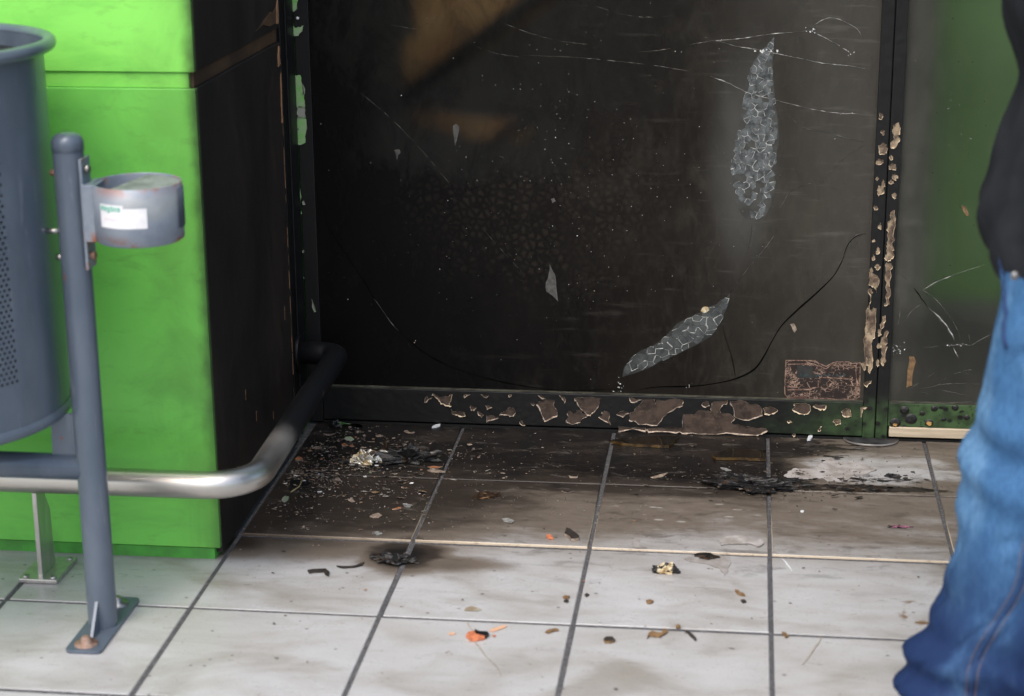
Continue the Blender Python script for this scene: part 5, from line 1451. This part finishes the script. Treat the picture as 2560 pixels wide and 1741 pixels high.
for k, (pts, lab_) in enumerate((([(980, 515), (1010, 520), (1015, 535), (1045, 545), (1055, 558), (1020, 555), (990, 535)], 'pair of brown crumbs above the blue-black one on the centre tile'),
                               ([(1022, 592), (1050, 588), (1062, 605), (1035, 608)], 'blue-black crumb under the pair of brown ones on the centre tile'),
                               ([(335, 595), (360, 588), (390, 600), (370, 615), (340, 612)], 'tan crumb left of centre on the pale tile below the melted lump'),
                               ([(1320, 825), (1345, 828), (1370, 850), (1350, 860), (1330, 842)], 'brown crumb on the joint right of the centre line'),
                               ([(550, 775), (575, 770), (585, 790), (555, 792)], 'brown crumb on the lower joint above the thin black strip'))):
    plate('crumb', zb(pts), 'flake_dark' if k == 1 else 'brown_crumb', lab_, 'crumb', 0.003, seed=300 + k)
for k, (pts, lab_) in enumerate((([(1985, 710), (2010, 698), (2050, 705), (2040, 725), (2000, 722)], 'tan crumb above a black one beside the second joint'),
                               ([(1995, 748), (2015, 738), (2040, 745), (2025, 758)], 'black crumb just under the tan one beside the second joint'),
                               ([(2185, 690), (2205, 678), (2228, 690), (2205, 705)], 'black crumb just right of the second joint'),
                               ([(1090, 825), (1105, 800), (1160, 785), (1200, 800), (1250, 820), (1210, 832), (1150, 828)], 'brownish torn smudge above the lower joint over the orange scrap'))):
    plate('crumb', za(pts), ('brown_crumb', 'flake_dark', 'flake_dark', 'tea')[k], lab_, 'crumb', 0.003 if k < 3 else 0.0006, seed=320 + k)
# individually visible flakes
big = [
    (zd([(1240, 1405), (1300, 1370), (1360, 1355), (1410, 1390), (1370, 1420), (1290, 1420)]), 'flake_beige', 'broad beige flake near the bright step edge, left of the first joint'),
    (zd([(1550, 1305), (1610, 1285), (1670, 1270), (1680, 1290), (1600, 1310)]), 'flake_orange', 'slim orange-brown flake near the first joint'),
    (zd([(1700, 1225), (1760, 1228), (1830, 1245), (1800, 1275), (1740, 1275), (1705, 1250)]), 'flake_grey', 'crumpled grey flake beside the first joint'),
    (zd([(2035, 770), (2120, 745), (2230, 765), (2290, 790), (2180, 795), (2080, 785)]), 'flake_beige', 'long beige leaf-shaped flake at the joint crossing'),
    (zd([(2040, 715), (2120, 705), (2240, 715), (2180, 735), (2080, 735)]), 'flake_orange', 'long reddish flake above the leaf-shaped one'),
    (zd([(20, 1170), (60, 1125), (125, 1130), (90, 1200), (40, 1200)]), 'pale_flake', 'square pale green-grey flake under the rail elbow'),
    (zd([(210, 610), (260, 575), (320, 600), (290, 625), (220, 625)]), 'flake_orange', 'broad rusty orange flake beside the dark rail'),
    (zd([(940, 1165), (990, 1155), (1040, 1195), (1000, 1205), (950, 1185)]), 'flake_beige', 'two-tone tan flake in the middle of the sooty tile'),
    (zd([(850, 405), (900, 390), (945, 420), (900, 425), (860, 425)]), 'flake_orange', 'red-brown flake in the drift behind the foil lump'),
    (zd([(960, 430), (985, 405), (1030, 430), (1000, 440)]), 'flake_orange', 'red-brown flake right of its twin in the drift'),
    (zd([(600, 260), (690, 262), (770, 250), (720, 275), (640, 275)]), 'flake_beige', 'long beige sliver in the drift below the green scrap'),
    (zd([(1710, 225), (1760, 212), (1800, 240), (1865, 235), (1830, 255), (1760, 245)]), 'flake_beige', 'curled tan flake near the foot of the rail'),
    (zd([(1320, 285), (1380, 272), (1435, 285), (1390, 297), (1340, 297)]), 'flake_beige', 'ribbed tan flake between the green scrap and the joint'),
    (z7([(600, 655), (630, 645), (680, 635), (655, 650), (620, 658)]), 'flake_beige', 'slim beige sliver on the dark scorched tile'),
    (z7([(222, 645), (235, 650), (262, 650), (272, 638), (264, 655), (230, 657)]), 'flake_beige', 'bracket-shaped beige flake just above the inner joint'),
    (z7([(920, 610), (950, 612), (972, 622), (945, 624)]), 'flake_grey', 'small grey oval flake beside the dark amber shard'),
    (z6([(1128, 845), (1160, 842), (1190, 855), (1175, 864), (1140, 858)]), 'flake_grey', 'pale grey chip on the middle of the second tile'),
    (z6([(1005, 710), (1040, 704), (1058, 714), (1030, 722)]), 'flake_dark', 'dark flake with pale rim above the grey chip'),
    (z6([(1405, 716), (1440, 712), (1465, 718), (1430, 726)]), 'flake_dark', 'flat dark flake near the second joint'),
    (z6([(535, 908), (560, 902), (582, 912), (560, 922)]), 'flake_grey', 'whitish chip on the step edge above the burnt lump'),
]
for k, (pts, m, lab) in enumerate(big):
    plate('paint_flake', pts, m, lab, 'flake', 0.0016, edge='flake_beige' if m in ('flake_dark', 'flake_orange') else None, n=2, amp=0.10, seed=200 + k, curl=0.06, group='larger paint flakes on the floor')
# drift of small flakes
rf = random.Random(11)
bm = B()
FM = ['flake_beige', 'flake_grey', 'flake_orange', 'flake_dark', 'pale_flake', 'white_thread', 'brown_crumb']
def flake(x, y, r, mi, z=None, tilt=0.35):
    zz = (ZF if y > 0.004 else ZL) if z is None else z
    q = rf.randint(4, 7); a0 = rf.random() * 6.28; el = rf.uniform(0.2, 0.75); ra = rf.uniform(-0.6, 0.6)
    rot = Matrix.Rotation(ra, 3, 'Z') @ Matrix.Rotation(rf.uniform(-tilt, tilt), 3, 'X')
    c = Vector((x, y, zz + r * 0.25 * abs(rf.random()) + 0.0008))
    P = []
    for i in range(q):
        a = a0 + 6.283 * i / q; rr = r * rf.uniform(0.6, 1.1)
        P.append(c + rot @ Vector((rr * math.cos(a), rr * el * math.sin(a), rf.uniform(0, 0.12) * r)))
    top = [bm.verts.new(p + Vector((0, 0, 0.0008))) for p in P]; bot = [bm.verts.new(p) for p in P]
    bm.faces.new(top).material_index = mi
    for i in range(q):
        bm.faces.new((bot[i], bot[(i + 1) % q], top[(i + 1) % q], top[i])).material_index = 0 if mi != 3 else rf.choice((0, 3))
def ok(x, y): return PX + 0.02 < x < 0.5 and -0.9 < y < 0.648
n = 0
cl = [(PX + 0.02 + abs(rf.gauss(0.0, 0.13)), 0.38 + rf.gauss(0, 0.14), rf.uniform(0.008, 0.04)) for _ in range(70)]
while n < 1500:      # dense drift in the corner, in clumps
    q_ = rf.choice(cl); x = q_[0] + rf.gauss(0, q_[2]); y = q_[1] + rf.gauss(0, q_[2] * 0.8)
    if not ok(x, y) or y < 0.01: continue
    flake(x, y, min(0.013, rf.lognormvariate(-6.35, 0.75)), rf.choices(range(7), (6, 3.5, 1.0, 9, 0.5, 0.5, 2))[0]); n += 1
n = 0
while n < 700:      # thinning out over the doorway
    x = PX + 0.02 + abs(rf.gauss(0.05, 0.42)); y = 0.30 + rf.gauss(0, 0.20)
    if not ok(x, y): continue
    if y < 0 and rf.random() < 0.55: continue
    flake(x, y, min(0.006, rf.lognormvariate(-7.0, 0.55)), rf.choices(range(7), (5, 4, 1.0, 4, 1, 1.5, 1))[0]); n += 1
for _ in range(420):  # black crumbs round the scorch
    x = 0.08 + rf.gauss(0, 0.15); y = 0.375 + rf.gauss(0, 0.05) + (0.2 if rf.random() < 0.2 else 0)
    if ok(x, y): flake(x, y, min(0.011, rf.lognormvariate(-6.1, 0.75)), 3, tilt=0.12)
for _ in range(170):   # sparse crumbs on the outer tiles
    x = rf.uniform(-1.0, 0.6); y = rf.uniform(-0.7, 0.3)
    if ok(x, y): flake(x, y, min(0.006, rf.lognormvariate(-6.5, 0.45)), rf.choices(range(7), (0.5, 0.3, 0.6, 6, 0.3, 0.3, 3))[0], tilt=0.15)
fl = finish('paint_flakes', bm, FM)
fl['kind'] = 'stuff'; fl['label'] = 'scatter of small paint flakes, ash and crumbs over the doorway tiles'; fl['category'] = 'debris'

# ------------------------------------------------------------------ person walking past at the right edge
PYC = -0.60                      # body centre line (y); the person faces left (-x)
def loft(bm, rings, seg, caps=True, mi=0):
    R_ = []
    for ring in rings:
        R_.append([bm.verts.new(p) for p in ring])
    for a, b in zip(R_, R_[1:]):
        for k in range(seg):
            f = bm.faces.new((a[k], a[(k + 1) % seg], b[(k + 1) % seg], b[k])); f.smooth = True; f.material_index = mi
    if caps:
        bm.faces.new(R_[0][::-1]); bm.faces.new(R_[-1])
    bmesh.ops.recalc_face_normals(bm, faces=list(bm.faces))
def interp(tab, z):
    tab = sorted(tab)
    if z <= tab[0][0]: return tab[0][1:]
    for a, b in zip(tab, tab[1:]):
        if z <= b[0]:
            t = (z - a[0]) / (b[0] - a[0]); t = t * t * (3 - 2 * t)
            return tuple(u + (v - u) * t for u, v in zip(a[1:], b[1:]))
    return tab[-1][1:]
# body: one skinned figure, mostly inside its clothes
me = bpy.data.meshes.new('person')
V = [(0.41, PYC, 0.86), (0.41, PYC, 1.02), (0.405, PYC, 1.20), (0.405, PYC, 1.36), (0.40, PYC, 1.47), (0.385, PYC, 1.545), (0.380, PYC, 1.63), (0.385, PYC, 1.71),
     (0.40, PYC - 0.10, 0.80), (0.355, PYC - 0.11, 0.46), (0.335, PYC - 0.11, 0.10), (0.235, PYC - 0.115, 0.045),
     (0.43, PYC + 0.10, 0.80), (0.47, PYC + 0.11, 0.46), (0.56, PYC + 0.11, 0.11), (0.47, PYC + 0.115, 0.045),
     (0.415, PYC - 0.17, 1.38), (0.46, PYC - 0.235, 1.12), (0.40, PYC - 0.205, 0.90), (0.345, PYC - 0.165, 0.83),
     (0.415, PYC + 0.17, 1.38), (0.46, PYC + 0.235, 1.12), (0.40, PYC + 0.205, 0.90), (0.345, PYC + 0.165, 0.83)]
Eg = [(0, 1), (1, 2), (2, 3), (3, 4), (4, 5), (5, 6), (6, 7), (0, 8), (8, 9), (9, 10), (10, 11), (0, 12), (12, 13), (13, 14), (14, 15), (3, 16), (16, 17), (17, 18), (18, 19), (3, 20), (20, 21), (21, 22), (22, 23)]
rad = [.10, .085, .10, .105, .055, .055, .085, .07, .08, .055, .04, .03, .08, .055, .04, .03, .055, .042, .03, .028, .055, .042, .03, .028]
c0 = Vector((0.41, PYC, 0))
me.from_pydata([tuple(Vector(v) - c0) for v in V], Eg, [])
me.materials.append(MT['skin'])
person = bpy.data.objects.new('person', me)
COL.objects.link(person)
place(person, c0, None)
sk = person.modifiers.new('skin', 'SKIN')
for i, sv in enumerate(me.skin_vertices[0].data):
    sv.radius = (rad[i], rad[i]); sv.use_root = (i == 0)
ss = person.modifiers.new('smooth', 'SUBSURF'); ss.levels = 2; ss.render_levels = 2
sk.use_smooth_shade = True
tag(person, 'person in blue jeans and black jacket walking past, cut off by the right edge', 'person')
# jeans: near leg measured from the photograph (front edge x at height z)
near = [(0.035, .288, .100, .075), (0.10, .279, .104, .078), (0.15, .282, .105, .078), (0.20, .305, .096, .076), (0.26, .333, .100, .078), (0.36, .345, .100, .080),
        (0.43, .342, .098, .082), (0.50, .352, .098, .084), (0.56, .362, .094, .086), (0.63, .375, .100, .092), (0.70, .392, .110, .098), (0.78, .405, .122, .104), (0.86, .41, .128, .10)]
far = [(0.035, .545, .095, .074), (0.15, .550, .095, .074), (0.30, .52, .092, .076), (0.50, .475, .094, .084), (0.63, .445, .100, .092), (0.78, .42, .120, .104), (0.86, .41, .128, .10)]
def legpt(tab, yc, seed, z, a):
    xc, rx, ry = interp(tab, z)
    d = Vector((math.cos(a), math.sin(a), 0))
    yy = yc + max(0.0, z - 0.66) * 0.25 * (1 if yc < PYC else -1)
    # cloth folds: slanting creases, strong at the knee and piling up over the shoe
    fold = 0.008 * mnoise.noise(Vector((d.x * 1.3 + seed, d.y * 1.3, z * 13 + d.x * 1.1)))
    pile = 0.010 * math.exp(-((z - 0.11) / 0.075) ** 2) * math.sin(z * 95 + 2.2 * d.x + 1.3 * d.y)
    knee = 0.008 * math.exp(-((z - 0.47) / 0.07) ** 2) * math.sin(z * 75 - 2.0 * d.y + 1.6 * d.x)
    r1 = mnoise.noise(Vector((d.x * 1.1 + seed, d.y * 1.1 + 4, z * 9 + d.y * 2.2)))
    crease = -0.006 * max(0.0, 1 - abs(r1) * 8)
    fine = 0.0012 * mnoise.noise(Vector((d.x * 5, d.y * 5 + seed, z * 20)))
    q = 1 + (fold + pile + knee + crease + fine) / rx
    return Vector((xc + rx * q * d.x, yy + ry * q * d.y, z))
def leg(tab, yc, seed, name):
    bm = B(); rings = []
    seg = 110
    z = 0.035
    while z <= 0.801:
        rings.append([legpt(tab, yc, seed, z, 2 * math.pi * k / seg) for k in range(seg)])
        z += 0.0065
    loft(bm, rings, seg)
    return finish(name, bm, 'denim', person, smooth=True)
NY = PYC - 0.112
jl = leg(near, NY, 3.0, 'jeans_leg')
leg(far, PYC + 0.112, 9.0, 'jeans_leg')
# outer seam with a double row of stitches, down the near side of the leg
SEAM = [(0.035, .258), (0.155, .268), (0.33, .327), (0.50, .362), (0.80, .40)]
def seam(off, m, r, name):
    bm = B(); P = []
    z = 0.04
    while z < 0.72:
        xc, rx, ry = interp(near, z)
        x = interp(SEAM, z)[0] + off
        a = -math.acos(max(-1, min(1, (x - xc) / rx)))
        P.append(legpt(near, NY, 3.0, z, a) + Vector((0, -0.0006, 0))); z += 0.004
    tube(bm, P, r, 6)
    return finish(name, bm, m, jl)
seam(0.0, 'denim_dark', 0.0024, 'seam')
seam(-0.007, 'stitch', 0.0006, 'stitching')
seam(0.007, 'stitch', 0.0006, 'stitching')
# pocket edge near the hip
bm = B(); P = []
for t in range(13):
    u = t / 12
    z = 0.745 - 0.115 * u
    P.append(legpt(near, NY, 3.0, z, R(188 + 24 * u * u)))
tube(bm, P, 0.004, 8); finish('pocket_edge', bm, 'denim_dark', jl)
# jacket
jk = [(0.68, .425, .128, .215), (0.70, .420, .143, .228), (0.735, .418, .154, .235), (0.775, .416, .157, .235), (0.85, .428, .146, .230), (0.97, .438, .132, .222), (1.09, .420, .148, .215), (1.25, .41, .150, .215), (1.36, .41, .13, .20), (1.44, .405, .095, .13), (1.49, .40, .070, .078)]
bm = B(); rings = []; seg = 96; z = 0.68
while z <= 1.49:
    xc, rx, ry = interp(jk, z); ring = []
    for k in range(seg):
        a = 2 * math.pi * k / seg; d = Vector((math.cos(a), math.sin(a), 0))
        dx = 0.014 * mnoise.noise(Vector((d.x * 1.5, d.y * 1.5, z * 7))) + 0.009 * mnoise.noise(Vector((d.x * 4, d.y * 4, z * 16 + d.x * 2)))
        drop = -0.02 * max(0, d.x) if z < 0.71 else 0
        ring.append((xc + (rx + dx) * d.x, PYC + (ry + dx) * d.y, z + drop))
    rings.append(ring); z += 0.012
loft(bm, rings, seg)
jacket = finish('jacket', bm, 'jacket', person, smooth=True)
for sg in (-1, 1):
    bm = B()
    tube(bm, [(0.41, PYC + sg * 0.13, 1.42), (0.42, PYC + sg * 0.21, 1.36), (0.445, PYC + sg * 0.255, 1.22), (0.475, PYC + sg * 0.27, 1.10), (0.45, PYC + sg * 0.262, 1.0), (0.415, PYC + sg * 0.235, 0.91), (0.385, PYC + sg * 0.205, 0.86)], [0.075, 0.078, 0.066, 0.062, 0.056, 0.05, 0.045], 24)
    for v in bm.verts:
        v.co += Vector((1, 1, 0)) * 0.006 * mnoise.noise(v.co * 14)
    finish('sleeve', bm, 'jacket', jacket, smooth=True)
bm = B(); tube(bm, [(0.405 + 0.076 * math.cos(a), PYC + 0.082 * math.sin(a), 1.49) for a in (2 * math.pi * k / 32 for k in range(33))], 0.017, 12, False); finish('collar', bm, 'jacket', jacket, smooth=True)
sp = on_y(2537, 690, PYC - 0.165)
bm = B(); bmesh.ops.create_icosphere(bm, subdivisions=2, radius=0.0065, matrix=Matrix.Translation(sp) @ Matrix.Diagonal((1, .6, 1, 1)))
finish('snap_button', bm, 'snap', jacket, smooth=True)
# head: face and hair
hc = Vector((0.375, PYC, 1.645))
bm = B(); bmesh.ops.create_icosphere(bm, subdivisions=4, radius=1.0)
for v in bm.verts:
    d = v.co.copy()
    x = d.x * 0.098 - 0.004; y = d.y * 0.078; z = d.z * 0.118
    if d.x < 0 and d.z < 0: x -= 0.010 * (-d.z); y *= 1 - 0.25 * (-d.z)
    front = max(0.0, -d.x)
    x -= 0.024 * front * math.exp(-(d.y / 0.16) ** 2 - ((d.z + 0.12) / 0.20) ** 2)          # nose
    x += 0.010 * front * math.exp(-((abs(d.y) - 0.36) / 0.16) ** 2 - ((d.z - 0.06) / 0.12) ** 2)  # eye sockets
    x -= 0.006 * front * math.exp(-(d.y / 0.28) ** 2 - ((d.z + 0.48) / 0.07) ** 2)          # lips
    x -= 0.008 * front * math.exp(-(d.y / 0.25) ** 2 - ((d.z + 0.80) / 0.12) ** 2)          # chin
    v.co = hc + Vector((x, y, z))
finish('head', bm, 'skin', person, smooth=True)
for sg in (-1, 1):
    bm = B(); bmesh.ops.create_icosphere(bm, subdivisions=2, radius=1.0)
    for v in bm.verts: v.co = hc + Vector((0.012 + v.co.x * 0.016, sg * 0.079 + v.co.y * 0.008, -0.008 + v.co.z * 0.030))
    finish('ear', bm, 'skin', person, smooth=True)
    bm = B(); bmesh.ops.create_icosphere(bm, subdivisions=2, radius=0.011, matrix=Matrix.Translation(hc + Vector((-0.083, sg * 0.029, 0.006)))); finish('eye', bm, 'white_sticker', person, smooth=True)
bm = B(); bmesh.ops.create_icosphere(bm, subdivisions=4, radius=1.0)
for v in list(bm.verts):
    d = v.co
    if d.z < -0.25 or (d.x < -0.35 and d.z < 0.45): bm.verts.remove(v)
for v in bm.verts:
    d = v.co.copy(); v.co = hc + Vector((d.x * 0.106 + 0.002, d.y * 0.087, d.z * 0.127 + 0.002)) + d * 0.005 * mnoise.noise(d * 9)
finish('hair', bm, 'hair', person, smooth=True)
for xc, yc in ((0.255, NY), (0.52, PYC + 0.112)):
    bm = B(); bmesh.ops.create_icosphere(bm, subdivisions=3, radius=1.0)
    for v in bm.verts:
        d = v.co
        w = 0.044 if d.x < 0.2 else 0.036
        v.co = Vector((xc + 0.02 + d.x * 0.140, yc + d.y * w, 0.022 + max(d.z, -0.05) * (0.040 + 0.028 * max(0, d.x + 0.2))))
    sh = finish('shoe', bm, 'shoe', person, smooth=True)
    bm = B(); prism(bm, [(xc + 0.02 + 0.143 * math.cos(a), yc + 0.046 * math.sin(a), 0.0008) for a in (2 * math.pi * k / 28 for k in range(28))], (0, 0, 1), 0.022); finish('sole', bm, 'sole', sh)
